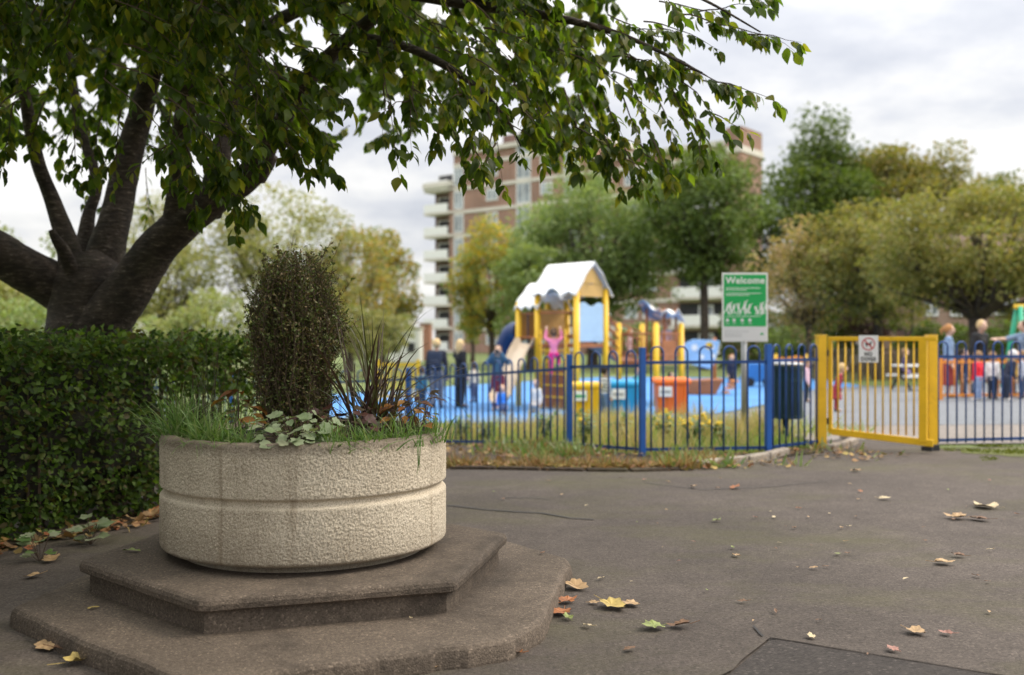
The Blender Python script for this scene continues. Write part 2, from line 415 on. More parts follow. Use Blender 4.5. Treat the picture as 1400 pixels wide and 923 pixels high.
def strip(name,label,pts,wd,dz,mat):
    a=[];b=[]
    for i,p in enumerate(pts):
        d=Vector(pts[min(i+1,len(pts)-1)])-Vector(pts[max(i-1,0)]); n=Vector((-d.y,d.x)).normalized()
        j=1+.5*noise.noise(Vector((p[0]*5,p[1]*5,0)))
        a.append(Vector(p)+n*wd/2*j); b.append(Vector(p)-n*wd/2*j)
    return drape(name,label,[tuple(q) for q in a]+[tuple(q) for q in b[::-1]],dz,mat)
def wig(a,b,n,amp,sd):
    a=Vector(a);b=Vector(b);d=(b-a);m=Vector((-d.y,d.x)).normalized()
    return [tuple(a+d*i/n+m*amp*noise.noise(Vector((i*.7+sd,sd,0)))) for i in range(n+1)]
MT['tar']=M('sealing_tar',(.022,.02,.019),.7,.2,8)
strip('asphalt_edge','pale raised rim along the dark asphalt patch',wig((1.108,4.27),(1.97,3.73),14,.012,3),.035,.022,MT['asphalt'])
strip('asphalt_edge','pale raised rim on the near side of the dark asphalt patch',wig((.38,3.12),(1.09,4.26),14,.012,9),.03,.022,MT['asphalt'])
def gpts(l): return [tuple(on_ground(x,y)[:2]) for x,y in l]
def blob(cx_,cy_,rx_,ry_,sd,n=46): return [(cx_+rx_*math.cos(2*PI*i/n)*(1+.35*noise.noise(Vector((math.cos(2*PI*i/n)*1.6+sd,math.sin(2*PI*i/n)*1.6,sd)))),cy_+ry_*math.sin(2*PI*i/n)*(1+.35*noise.noise(Vector((math.cos(2*PI*i/n)*1.6,math.sin(2*PI*i/n)*1.6+sd,sd+4))))) for i in range(n)]
MT['moss']=speckle_mat('mossy_asphalt',(.115,.125,.035),.35,1.4,(.085,.075,.05),60,.6)
drape('moss','bright green moss on the asphalt in front of the right hand railings',blob(6.3,11.15,1.35,.55,2),.015,MT['moss'],.5)
strip('path_seam','thin dark seam crossing the asphalt behind the planter',gpts([(560,690),(620,694),(660,699),(700,702),(740,704),(780,711),(812,713)]),.022,.016,MT['tar'])
strip('path_seam','short dark crack in the asphalt near the fence',gpts([(690,683),(722,683),(752,685)]),.012,.016,MT['tar'])
strip('path_seam','hairline dark crack running to the corner of the dark patch',gpts([(1030,860),(1040,872),(1052,880),(1060,879)]),.010,.016,MT['tar'])
strip('path_seam','long thin crack in the asphalt on the left of the gate',gpts([(880,662),(960,672),(1050,668),(1130,660)]),.012,.016,MT['tar'])
# kerb stones along the verge
def kerb(pts,label,dz=.02,mat='kerb'):
    mb=MB()
    for i in range(len(pts)-1):
        a=Vector(pts[i]);b=Vector(pts[i+1]); d=(b-a).normalized()
        z=ground_z(a.x,a.y); z2=ground_z(b.x,b.y)
        mb.beam((a.x+d.x*.01,a.y+d.y*.01,z+dz),(b.x-d.x*.01,b.y-d.y*.01,z2+dz),.10,.13)
    o=build('kerb',mb,MT[mat],None,False,.02); tag(o,label,'kerb',None,'structure')
kerb(gpts([(955,641),(990,637),(1020,634),(1048,629),(1075,622)]),'row of pale worn kerb stones below the fence corner')
kerb([(3.62,11.35),(3.95,11.75),(4.2,12.2),(4.22,12.7)],'pale kerb curving in beside the yellow gate post')
kerb(gpts([(616,637),(680,640),(740,643),(800,645),(860,646),(930,644)]),'low brown kerb edging the leafy verge',-.025,'soilbed')

# ---------------------------------------------------------------- planter and its plinth
def poly_sub(poly,step,amp,seed,rnd=0):
    out=[]; n=len(poly)
    for i in range(n):
        a=Vector(poly[i]);b=Vector(poly[(i+1)%n]); k=max(1,int((b-a).length/step))
        for j in range(k): out.append(a+(b-a)*j/k)
    for _ in range(rnd): out=[(out[i-1]+out[i]*2+out[(i+1)%len(out)])/4 for i in range(len(out))]
    c=sum(out,Vector((0,0)))/len(out); res=[]
    for p in out:
        d=(p-c).normalized(); q=Vector((p.x*9+seed,p.y*9,seed))
        res.append(p+d*amp*(noise.noise(q)+.6*noise.noise(q*3)))
    return res
def inset(ps,d):
    n=len(ps); r=[]
    for i in range(n):
        t=(ps[(i+1)%n]-ps[i-1]).normalized(); r.append(ps[i]-Vector((t.y,-t.x))*d)
    return r
def slab_obj(name,poly,prof,mat,parent,amp=.004,seed=1,rnd=2):
    base=poly_sub(poly,.025,amp,seed,rnd); rings=[]
    for d,z in prof: rings.append([(p.x,p.y,z+ (.002*noise.noise(Vector((p.x*14,p.y*14,z*5))))) for p in inset(base,d)])
    mb=MB().rings(rings); return build(name,mb,mat,parent,False)
PC=Vector((-1.037,5.03))
def hexv(R,deg): return tuple(PC+R*Vector((math.cos(math.radians(deg)),math.sin(math.radians(deg)))))
def onz(px,py,z): p=on_ground(px,py,z); return (p.x,p.y)
z1=.095
slabpoly=[onz(12,830,z1),onz(110,877,z1),onz(204,912,z1),onz(262,938,z1),onz(380,917,z1),onz(520,899,z1),onz(580,892,z1),onz(604,886,z1),onz(640,884,z1),onz(700,873,z1),onz(742,850,z1),onz(757,815,z1),onz(770,790,z1),onz(772,780,z1),onz(783,769,z1),onz(778,762,z1),hexv(1.36,45),hexv(1.42,78),hexv(1.42,138)]
pl=thing('plinth','two-tier brown concrete plinth with broken edges under the round planter','plinth',(PC.x,PC.y,0.01))
slab_obj('lower_slab',slabpoly,[(0.0,-.02),(-.004,.02),(0,.055),(.006,.078),(.018,.091),(.032,z1),(.30,z1+.001)],MT['concrete'],pl,.009,3,1)
hx=[hexv(1.065,18+60*i) for i in range(6)]
slab_obj('upper_step',hx,[(.045,.07),(.045,.185),(.012,.192),(.0,.200),(-.002,.222),(.004,.238),(.016,.247),(.03,.25),(.25,.25)],MT['concrete'],pl,.004,8,1)

def drum_mat():
    m,nt,p=new_mat('exposed_aggregate_concrete'); v=coords(nt)
    big=ntex(nt,v,2.2,6,.65); fine=ntex(nt,v,170,3,.65)
    c=ramp(nt,[(.3,(.43,.365,.28)),(.5,(.585,.51,.40)),(.72,(.685,.61,.49))],big)
    c=mix(nt,1.0,c,ramp(nt,[(.34,(.55,.52,.47)),(.56,(1.06,1.06,1.06))],fine),'MULTIPLY')
    s=nt.nodes.new('ShaderNodeSeparateXYZ'); nt.links.new(v,s.inputs[0])
    wob=mth2(nt,'ADD',s.outputs[2],mth2(nt,'MULTIPLY',ntex(nt,v,9,5),.05))
    rimd=ramp(nt,[(.0,(0,0,0)),(.10,(1,1,1))],mth2(nt,'MULTIPLY',mth2(nt,'SUBTRACT',wob,.548),1.6))    # grime along the rim
    c=mix(nt,mth2(nt,'MULTIPLY',rimd,.8),c,(.10,.075,.055))
    low=ramp(nt,[(.0,(1,1,1)),(.30,(0,0,0))],mth2(nt,'MULTIPLY',mth2(nt,'SUBTRACT',wob,.055),1.6))   # splash grime at the foot
    c=mix(nt,mth2(nt,'MULTIPLY',low,.45),c,(.13,.10,.07))
    st=ntex(nt,coords(nt,(7,7,.35)),1.6,5,.6); c=mix(nt,ramp(nt,[(.57,(0,0,0)),(.70,(.6,.6,.6))],st),c,(.20,.145,.09))
    nt.links.new(c,p.inputs['Base Color']); p.inputs['Roughness'].default_value=.95; p.inputs['Specular IOR Level'].default_value=.2
    bump(nt,p,fine,.8,.005); return m
MT['drum']=drum_mat()
planter=thing('planter','round pebbledash concrete planter with a groove, standing on the brown plinth','planter',(PC.x,PC.y,.25))
def drum():
    R=.70; prof=[(.60,.252,0),(.605,.280,0),(.655,.288,0),(.683,.293,.3),(.695,.302,1)]
    z=.310
    while z<.540: prof.append((.70,z,1)); z+=.0042
    prof+=[(.699,.546,.7),(.694,.552,.2),(.684,.556,0),(.680,.562,0),(.680,.578,0),(.684,.583,0),(.694,.587,.2),(.699,.592,.7)]
    z=.598
    while z<.820: prof.append((.70,z,1)); z+=.0042
    prof+=[(.697,.826,1),(.690,.832,.6),(.680,.835,.4),(.655,.836,.4),(.635,.834,.4),(.628,.826,.3),(.626,.79,0),(.626,.76,0)]
    NU=1150; mb=MB(); vs=[]; n=len(prof)
    for r,z,a in prof:
        for j in range(NU):
            t=2*PI*j/NU; c,s=math.cos(t),math.sin(t); d=0
            if a and (s<.75):
                q=Vector((c*.7,s*.7,z))
                d=.0020*noise.noise(q*88)+.0050*noise.noise(q*170)+.0015*noise.noise(q*9)
                e=noise.noise(q*48+Vector((9,4,2))); d-=.0016*max(0,e)
                d*=a
            zz=z+(.004*noise.noise(Vector((c*9,s*9,5))) if z>.82 else 0)
            vs.append((PC.x+(r+d)*c,PC.y+(r+d)*s,zz))
    fs=[]
    for i in range(n-1):
        for j in range(NU):
            fs.append((i*NU+j,i*NU+(j+1)%NU,(i+1)*NU+(j+1)%NU,(i+1)*NU+j))
    mb.add(vs,fs); o=build('drum',mb,MT['drum'],planter,True)
drum()
mb=MB(); rings=[]
for i in range(9):
    r=.63*(1-i/8.5); rings.append([(PC.x+r*math.cos(2*PI*j/48),PC.y+r*math.sin(2*PI*j/48),.80+.05*(1-(r/.63)**2)+.012*noise.noise(Vector((r*8*math.cos(2*PI*j/48),r*8*math.sin(2*PI*j/48),1)))) for j in range(48)])
mb.rings(rings,False,True); build('soil',mb,MT['soil'],planter,True)
def soil_z(x,y): 
    r=math.hypot(x-PC.x,y-PC.y); return .80+.05*(1-min(1,r/.63)**2)

# ---------------------------------------------------------------- what grows in the planter
MT['box_leaf']=leaf_mat('box_leaves',[(.075,.105,.022),(.11,.13,.034),(.15,.10,.045),(.085,.125,.026),(.26,.19,.10),(.08,.060,.030),(.11,.15,.036)],.2,.55,1.4)
MT['purple_blade']=leaf_mat('purple_grass_blades',[(.040,.018,.020),(.060,.032,.026),(.075,.070,.025),(.055,.075,.022),(.10,.075,.05)],.25,.45,1.4)
MT['green_blade']=leaf_mat('green_grass_blades',[(.075,.15,.030),(.11,.20,.045),(.15,.25,.07),(.22,.27,.12)],.35,.45,1.5)
MT['sage_leaf']=leaf_mat('sage_leaves',[(.20,.25,.14),(.27,.32,.19),(.16,.22,.10),(.30,.32,.21)],.25,.55,1.2)
MT['rust_leaf']=leaf_mat('rust_leaves',[(.30,.13,.03),(.22,.08,.02),(.38,.20,.05),(.12,.05,.03)],.35,.5,1.3)
MT['dark_leaf']=leaf_mat('dark_red_leaves',[(.05,.02,.018),(.08,.03,.02),(.045,.045,.018)],.25,.5,1.3)

def shrub():
    c=Vector((gx(404,5.0),5.0,0)); t=thing('shrub','tall dying box shrub with tiny brown and olive leaves in the planter','shrub',(c.x,c.y,.84))
    st=MB(); P=[];A=[];N=[];Z=[]
    def width(h):      # half width of the clump at height fraction h
        return .188*(.95+.22*math.sin(min(1,h*1.15)*PI*.8))*(1 if h<.60 else math.sqrt(max(.03,1-((h-.60)/.45)**2)))
    H=.885
    for i in range(420):
        a=random.uniform(0,2*PI); rr=math.sqrt(random.random()); h0=random.uniform(0,.5) if i>230 else 0
        top=min(1.0,random.uniform(.55,1.04))
        pts=[]
        for k in range(7):
            h=h0+(max(top,h0+.15)-h0)*k/6
            if h>1.03: h=1.03
            r=width(h)*rr*(.86+.14*k/6)*(1+.10*noise.noise(Vector((a*2,h*4,i*.3)))+.22*noise.noise(Vector((math.cos(a)*2.2,math.sin(a)*2.2,h*4.5))))
            pts.append(Vector((c.x+r*math.cos(a)+.05*noise.noise(Vector((i*1.7,h*5,0))),c.y+r*math.sin(a)+.05*noise.noise(Vector((0,h*5,i*1.7))),.84+H*h)))
        st.tube(pts,[.003,.0026,.0022,.0019,.0016,.0012,.0008],4)
        for k in range(1,6):
            for _ in range(2):
                s_=pts[k]; e_=s_+Vector((random.gauss(0,.035),random.gauss(0,.035),random.uniform(.01,.07))); st.tube([s_,e_],[.0013,.0007],3)
                for _ in range(5):
                    q=s_.lerp(e_,random.uniform(.3,1.05)); dd=Vector((random.gauss(0,1),random.gauss(0,1),random.gauss(.4,.8))).normalized(); P.append(q); A.append(dd); N.append((random.gauss(0,1),random.gauss(0,1),random.gauss(.5,1))); Z.append(random.uniform(.010,.020))
        dens=1.25 if noise.noise(Vector((math.cos(a)*1.5,math.sin(a)*1.5,top*3)))>-.15 else .55
        for k in range(6):
            for _ in range(int(8*dens)):
                q=pts[k].lerp(pts[k+1],random.random()); d=Vector((random.gauss(0,1),random.gauss(0,1),random.gauss(.75,.6))).normalized()
                P.append(q+d*random.uniform(.0,.014)); A.append(d); N.append((random.gauss(0,1),random.gauss(0,1),random.gauss(.5,1))); Z.append(random.uniform(.010,.021))
    for i in range(70):          # stray shoots that stand out of the clump
        a=random.uniform(0,2*PI); h=random.uniform(.15,.97)**.8; r=width(h)*.9; s_=Vector((c.x+r*math.cos(a),c.y+r*math.sin(a),.84+H*h)); o=Vector((math.cos(a)*random.uniform(.02,.10),math.sin(a)*random.uniform(.02,.10),random.uniform(.06,.17)))
        mid=s_+o*.5+Vector((random.gauss(0,.012),random.gauss(0,.012),0)); st.tube([s_-o*.4,mid,s_+o],[.0016,.0013,.0007],4)
        for _ in range(20):
            q=s_.lerp(s_+o,random.uniform(-.2,1.05)); dd=Vector((random.gauss(0,1),random.gauss(0,1),random.gauss(.6,.7))).normalized(); P.append(q); A.append(dd); N.append((random.gauss(0,1),random.gauss(0,1),random.gauss(.5,1))); Z.append(random.uniform(.010,.024))
    build('stems',st,MT['stem'],t)
    leaf_obj('foliage',P,A,N,Z,T_SIMPLE,MT['box_leaf'],t,1.0)
shrub()
def blade(mb,base,d,L,wd,droop,n=8,twist=0):
    pts=[];ws=[];p=Vector(base);d=Vector(d).normalized()
    for k in range(n+1):
        pts.append(p.copy()); f=k/n; ws.append(wd*(1-.15*(1-f))*(1-f**2.2)+.0005)
        p=p+d*L/n; d=(d+Vector((0,0,-droop*(.3+f)/n*2))).normalized()
    sd=Vector((math.cos(twist),math.sin(twist),.1)); mb.ribbon(pts,ws,sd)
def tuft(name,label,cat,c,n,L,wd,lean,droop,mat,spread=.05,group=None,z=None,bias=(0,0)):
    mb=MB(); cz=soil_z(c[0],c[1])-.01 if z is None else z
    for i in range(n):
        a=random.uniform(0,2*PI); l=abs(random.gauss(0,lean))+.05
        d=(math.cos(a)*l+bias[0],math.sin(a)*l+bias[1],1)
        blade(mb,(c[0]+random.gauss(0,spread),c[1]+random.gauss(0,spread),cz),d,L*random.uniform(.5,1.1),wd*random.uniform(.6,1.2),droop*random.uniform(.4,1.5),9,random.uniform(0,PI))
    o=build(name,mb,mat,None,False,0,(c[0],c[1],cz)); return tag(o,label,cat,group)
gY=4.95
tuft('fountain_grass','tall purple and olive fountain grass arching beside the box shrub','grass',(gx(508,gY),gY),95,.72,.014,.55,1.25,MT['purple_blade'],.05)
tuft('fountain_grass','thin wispy brown grass stems rising at the left of the planter','grass',(gx(292,5.0),5.0),30,.60,.004,.30,.40,MT['purple_blade'],.06)
for i,(px,y,n,L,lab) in enumerate([
  (248,4.83,260,.28,'dense green grass tuft spilling over the left rim of the planter'),
  (288,4.56,210,.22,'bright green grass tuft at the front left of the planter rim'),
  (322,4.47,90,.18,'small green grass tuft left of the sage leaves'),
  (455,4.45,120,.16,'low green grass tuft right of the sage leaves at the front rim'),
  (500,4.52,130,.17,'green grass tuft below the purple fountain grass'),
  (545,4.66,130,.18,'green grass tuft close to the right rim under the rusty leaves'),
  (583,4.86,100,.18,'rightmost green grass tuft leaning over the planter rim'),
  (268,5.1,90,.30,'taller olive grass tuft behind the left rim')]):
    tuft('grass_tuft',lab,'grass',(gx(px,y),y),n,L,.0075,.75,1.0,MT['green_blade'] if i<7 else MT['purple_blade'],.045,'grass tufts round the planter rim')
def leafy(name,label,c,n,R,hmin,hmax,size,mat,tmpl,smat=None):
    z0=soil_z(*c); t=thing(name,label,'plant',(c[0],c[1],z0)); st=MB(); P=[];A=[];N=[];Z=[]
    for i in range(n):
        a=random.uniform(0,2*PI); r=R*math.sqrt(random.random()); h=random.uniform(hmin,hmax)*(1-.4*r/R)
        q=Vector((c[0]+r*math.cos(a),c[1]+r*math.sin(a),z0+h)); out=Vector((math.cos(a),math.sin(a),-.25+random.gauss(0,.25)))
        st.tube([(c[0]+r*.25*math.cos(a),c[1]+r*.25*math.sin(a),z0-.02),(c[0]+r*.7*math.cos(a),c[1]+r*.7*math.sin(a),z0+h*.75),q],[.0022,.002,.0015],4)
        P.append(q); A.append(out+Vector((random.gauss(0,.3),random.gauss(0,.3),0))); N.append((out.x*.5+random.gauss(0,.2),out.y*.5-.25+random.gauss(0,.2),1)); Z.append(size*random.uniform(.65,1.2))
    build('stems',st,smat or MT['stem'],t); leaf_obj('leaves',P,A,N,Z,tmpl,mat,t)
leafy('heuchera_plant','sage green plant with lobed leaves at the front of the planter',(gx(406,4.55),4.55),95,.21,.02,.16,.064,MT['sage_leaf'],T_LOBE)
leafy('rusty_plant','rust orange leaves between the box shrub and the left grasses',(gx(326,4.85),4.85),20,.10,.08,.24,.085,MT['rust_leaf'],T_NEAR)
leafy('rusty_plant','rusty orange and brown leaves at the right side of the planter',(gx(556,4.9),4.9),34,.12,.06,.22,.08,MT['rust_leaf'],T_NEAR)
leafy('dark_plant','low dark red plant under the box shrub and fountain grass',(gx(470,4.75),4.75),60,.24,.02,.16,.06,MT['dark_leaf'],T_LOBE)
leafy('dark_plant','dark leaves standing at the far right of the planter behind the rusty plant',(gx(572,5.15),5.15),26,.10,.1,.32,.06,MT['dark_leaf'],T_NEAR)
mb=MB()
for i in range(3):
    x=gx(573+i*2,4.56); pts=[(x,4.50,.838),(x+.004,4.432,.842),(x+.006,4.412,.80),(x+.010-.004*i,4.408,.74),(x+.004+.004*i,4.408,.69+.02*i)]
    mb.tube(pts,[.002]*4+[.001],4)
o=build('trailing_stem',mb,MT['green_blade'],None,False,0,(gx(575,4.5),4.5,.83)); tag(o,'thin green stems trailing down over the right of the planter rim','plant')
# ---------------------------------------------------------------- hedge
MT['hedge_leaf']=leaf_mat('hedge_leaves',[(.026,.052,.010),(.048,.090,.014),(.072,.128,.020),(.12,.195,.030),(.07,.06,.02)],.36,.55,1.9,.25)
MT['hedge_core']=M('hedge_dark_filler',(.018,.017,.010),.95,.5,14)
def hedge():
    A0=Vector((-4.35,3.9)); B0=Vector((-2.06,8.35)); d=(B0-A0); L=d.length; d.normalize(); nn=Vector((-d.y,d.x))
    t=thing('hedge','dense dark green clipped hedge on the left below the cherry tree','hedge',(-3.2,6.3,0))
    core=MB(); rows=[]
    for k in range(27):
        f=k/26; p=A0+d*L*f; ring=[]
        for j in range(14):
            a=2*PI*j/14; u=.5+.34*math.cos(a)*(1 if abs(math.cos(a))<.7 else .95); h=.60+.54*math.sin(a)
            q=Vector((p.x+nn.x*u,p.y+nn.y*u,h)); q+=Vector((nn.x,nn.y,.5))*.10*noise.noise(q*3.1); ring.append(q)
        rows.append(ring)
    core.rings(rows[:-5]); build('light_block_core',core,MT['hedge_core'],t)  # solid dark lump added inside the hedge to block light
    P=[];A=[];N=[];Z=[]
    def put(q,out,sz):
        dd=Vector((random.gauss(0,.7),random.gauss(0,.7),random.gauss(-.1,.6)))+out*.5
        P.append(q); A.append(dd); N.append(out+Vector((random.gauss(0,.5),random.gauss(0,.5),random.gauss(.5,.4)))); Z.append(sz)
    for i in range(26000):
        f=random.random(); s=f*L; side=random.random(); p=A0+d*s
        thin = f>.80
        if side<.60:      # front face
            h=random.uniform(.02,1.30)**1.15; u=.0+.26*noise.noise(Vector((s*1.7,h*2.2,3)))+.12*noise.noise(Vector((s*5,h*5,7)))+.12*abs(random.gauss(0,1))-.10*(random.random()<.06)
            if h<.25: u+=.12*(1-h/.25)
            if thin and h<.85 and random.random()<.72: continue
            out=Vector((-nn.x,-nn.y,.15))
        elif side<.88:    # top
            u=random.uniform(0,1.0); h=1.27+.10*noise.noise(Vector((s*1.6,u*2,8)))+.05*noise.noise(Vector((s*6,u*6,2)))-abs(random.gauss(0,.09))+(random.random()<.07)*random.uniform(0,.12); out=Vector((0,0,1))
            if u<.1 or u>.9: h-=.05
        else:             # right hand end and the body
            u=random.uniform(0,1); h=random.uniform(.1,1.27); p=A0+d*(L-abs(random.gauss(0,.25))); out=Vector((d.x,d.y,.1))
            if h<.85 and random.random()<.7: continue
        h*=1+.02*noise.noise(Vector((s*3,1,1)))
        put(Vector((p.x+nn.x*u,p.y+nn.y*u,max(.03,h))),out,random.uniform(.028,.064))
    leaf_obj('foliage',P,A,N,Z,T_SIMPLE,MT['hedge_leaf'],t,1.15)
    st=MB()
    for i in range(90):
        f=random.uniform(.55,1) if i<60 else random.random(); u=random.uniform(.15,.85); p=A0+d*L*f; b=Vector((p.x+nn.x*u,p.y+nn.y*u,-.03))
        pts=[b+Vector((.10*k*noise.noise(Vector((i,k,0)))*.6,.10*k*noise.noise(Vector((k,i,4)))*.6,1.25*k/6)) for k in range(7)]
        st.tube(pts,[.012,.011,.009,.008,.006,.004,.002],5)
    build('stems',st,MT['stem'],t)
hedge()

# ---------------------------------------------------------------- the cherry tree over the planter
def bark_mat():
    m,nt,p=new_mat('cherry_bark'); v=coords(nt); g=nt.nodes.new('ShaderNodeUVMap')
    a=ntex(nt,coords(nt,(4.5,4.5,15)),3.0,7,.68); b=ntex(nt,v,7,5); f=ntex(nt,v,40,3)
    c=ramp(nt,[(.34,(.022,.016,.013)),(.5,(.055,.040,.031)),(.60,(.10,.080,.066)),(.68,(.27,.235,.20))],a)
    c=mix(nt,1.0,c,ramp(nt,[(.35,(.55,.5,.48)),(.65,(1.2,1.15,1.1))],b),'MULTIPLY')
    gm=ntex(nt,v,1.6,5); c=mix(nt,ramp(nt,[(.55,(0,0,0)),(.7,(.5,.5,.5))],gm),c,(.055,.058,.030))
    nt.links.new(c,p.inputs['Base Color']); p.inputs['Roughness'].default_value=.8
    bump(nt,p,mth2(nt,'ADD',a,mth2(nt,'MULTIPLY',f,.35)),.9,.03); return m
MT['bark']=bark_mat()
MT['cherry_leaf']=leaf_mat('cherry_leaves',[(.036,.060,.008),(.050,.082,.010),(.066,.104,.012),(.090,.130,.014),(.15,.15,.02)],.58,.45,2.5,.35)
TB=Vector((-3.43,8.2,-.10))
tree=thing('cherry_tree','big dark barked cherry tree whose leafy boughs hang over the planter','tree',TB)
def smooth_path(pts,n):
    pts=[np.array(p,float) for p in pts]; P=[pts[0]]+pts+[pts[-1]]; out=[]
    for i in range(1,len(P)-2):
        for k in range(n):
            t=k/n; a,b,c,d=P[i-1],P[i],P[i+1],P[i+2]
            out.append(.5*((2*b)+(-a+c)*t+(2*a-5*b+4*c-d)*t*t+(-a+3*b-3*c+d)*t**3))
    out.append(pts[-1]); return out
tk=MB()
def limb(l,n=12,sub=5,wob=.13):
    n=n+8; sub=sub*2
    q=smooth_path([(*at(x,y,Y),r*(.84 if r>.05 else .95)) for x,y,Y,r in l],sub)
    tk.tube([Vector(p[:3]) for p in q],[max(.004,p[3]) for p in q],n,True,wob,1.3)
    return [Vector(p[:3]) for p in q]
limb([(118,650,8.2,.52),(120,560,8.2,.43),(124,490,8.2,.385),(124,440,8.2,.365),(122,405,8.2,.36),(118,372,8.2,.30),(112,350,8.2,.20)],22,5,.16)
L1=limb([(118,420,8.2,.24),(82,395,8.15,.22),(40,372,8.0,.20),(-20,335,7.8,.18),(-90,280,7.5,.15),(-200,180,7.1,.12),(-330,40,6.6,.08),(-420,-120,6.2,.04)],14)
L2=limb([(100,400,8.1,.16),(94,340,8.1,.10),(74,280,8.1,.075),(50,215,8.0,.065),(32,120,7.8,.055),(10,20,7.6,.05),(-30,-120,7.2,.035),(-60,-260,6.9,.015)],12)
limb([(112,385,8.35,.12),(120,300,8.5,.07),(132,250,8.6,.05),(112,180,8.7,.045),(96,90,8.8,.04),(80,-60,8.9,.02)],8)
limb([(104,385,8.0,.07),(88,345,7.88,.05),(76,326,7.8,.035),(70,314,7.78,.022)],8)
L3=limb([(128,410,8.25,.24),(150,330,8.3,.165),(166,260,8.4,.145),(186,180,8.4,.125),(204,110,8.3,.105),(222,10,8.2,.09),(240,-120,8.0,.06),(250,-300,7.8,.02)],14)
L4=limb([(128,455,8.1,.27),(168,408,8.0,.22),(215,340,7.9,.185),(262,296,7.8,.165),(308,262,7.7,.145),(345,236,7.6,.125),(372,190,7.4,.085),(420,110,7.1,.07),(480,50,6.8,.06),(570,-20,6.5,.045),(680,-90,6.2,.03),(800,-140,6.0,.015)],14)
limb([(350,240,7.58,.11),(362,222,7.52,.095),(368,210,7.50,.09)],10)
L5=limb([(243,315,7.85,.15),(244,250,7.7,.095),(248,180,7.6,.085),(258,110,7.4,.08),(264,20,7.2,.07),(270,-90,6.9,.055),(330,-220,6.5,.03),(420,-330,6.1,.012)],12)
L6=limb([(285,292,7.75,.13),(300,220,7.9,.10),(318,150,8.0,.09),(342,70,8.0,.085),(352,10,7.9,.075),(372,-80,7.7,.06),(430,-200,7.3,.04),(520,-320,6.9,.015)],12)
L7=limb([(340,76,8.0,.08),(372,34,7.8,.062),(430,8,7.5,.052),(520,-10,7.1,.045),(640,6,6.7,.036),(760,24,6.4,.026),(860,52,6.2,.016),(960,100,6.0,.008)],10)
L8=limb([(480,50,6.8,.045),(560,66,6.5,.032),(640,110,6.3,.022),(690,160,6.2,.012),(712,200,6.15,.005)],8)
L9=limb([(640,6,6.7,.03),(740,-30,6.4,.024),(850,-40,6.2,.018),(950,-6,6.1,.011),(1040,44,6.0,.005)],8)

P=[];A=[];N=[];Z=[]
tw=MB()
def spray(a,b,n,sz=.075,droop=.10,side=True,r0=.006):
    """a twig from a to b sagging a little, with alternate hanging leaves"""
    a=Vector(a);b=Vector(b); d=b-a; L=d.length; lat=d.cross(Vector((0,0,1)))
    if lat.length<1e-4: lat=Vector((1,0,0))
    lat.normalize(); k=8; pts=[]; ph=random.uniform(0,9)
    for i in range(k+1):
        f=i/k; pts.append(a+d*f+Vector((0,0,1))*droop*L*4*f*(1-f)*.6+lat*.05*L*noise.noise(Vector((f*3,ph,0)))+Vector((0,0,.04*L*noise.noise(Vector((f*3,0,ph))))))
    tw.tube(pts,[r0*(1-.85*i/k) for i in range(k+1)],4)
    for i in range(n):
        f=random.random()**.75 if i>2 else 1-.02*i
        x=f*k; j=min(k-1,int(x)); q=pts[j].lerp(pts[j+1],x-j); t=(pts[j+1]-pts[j]).normalized()
        s=1 if i%2 else -1
        dd=t*random.uniform(.2,.8)+lat*s*random.uniform(.2,.9)+Vector((random.gauss(0,.3),random.gauss(0,.3),-random.uniform(.35,1.25)))
        dd.normalize(); o=dd*random.uniform(.008,.028)
        P.append(q+o); A.append(dd); N.append(lat*s*random.gauss(0,.6)+Vector((random.gauss(0,.45),random.gauss(-.25,.5),1))); Z.append(sz*random.uniform(.45,1.22))
EX=[-160,-60,0,45,75,100,150,185,205,235,262,300,335,350,385,420,462,480,500,530,560,600,640,672,690,705,740,770,800,830,880,912,940,975,1000,1040,1068,1092]
EY=[ 250, 255,235,215,235,255,272,200,160,250,268,300,330,255,246,248,246,150, 90,120,232,205,235,236,262,225,225,232,200,255,272,265,232,238,205,140,120, 78]
def edge(x): return float(np.interp(x,EX,EY))
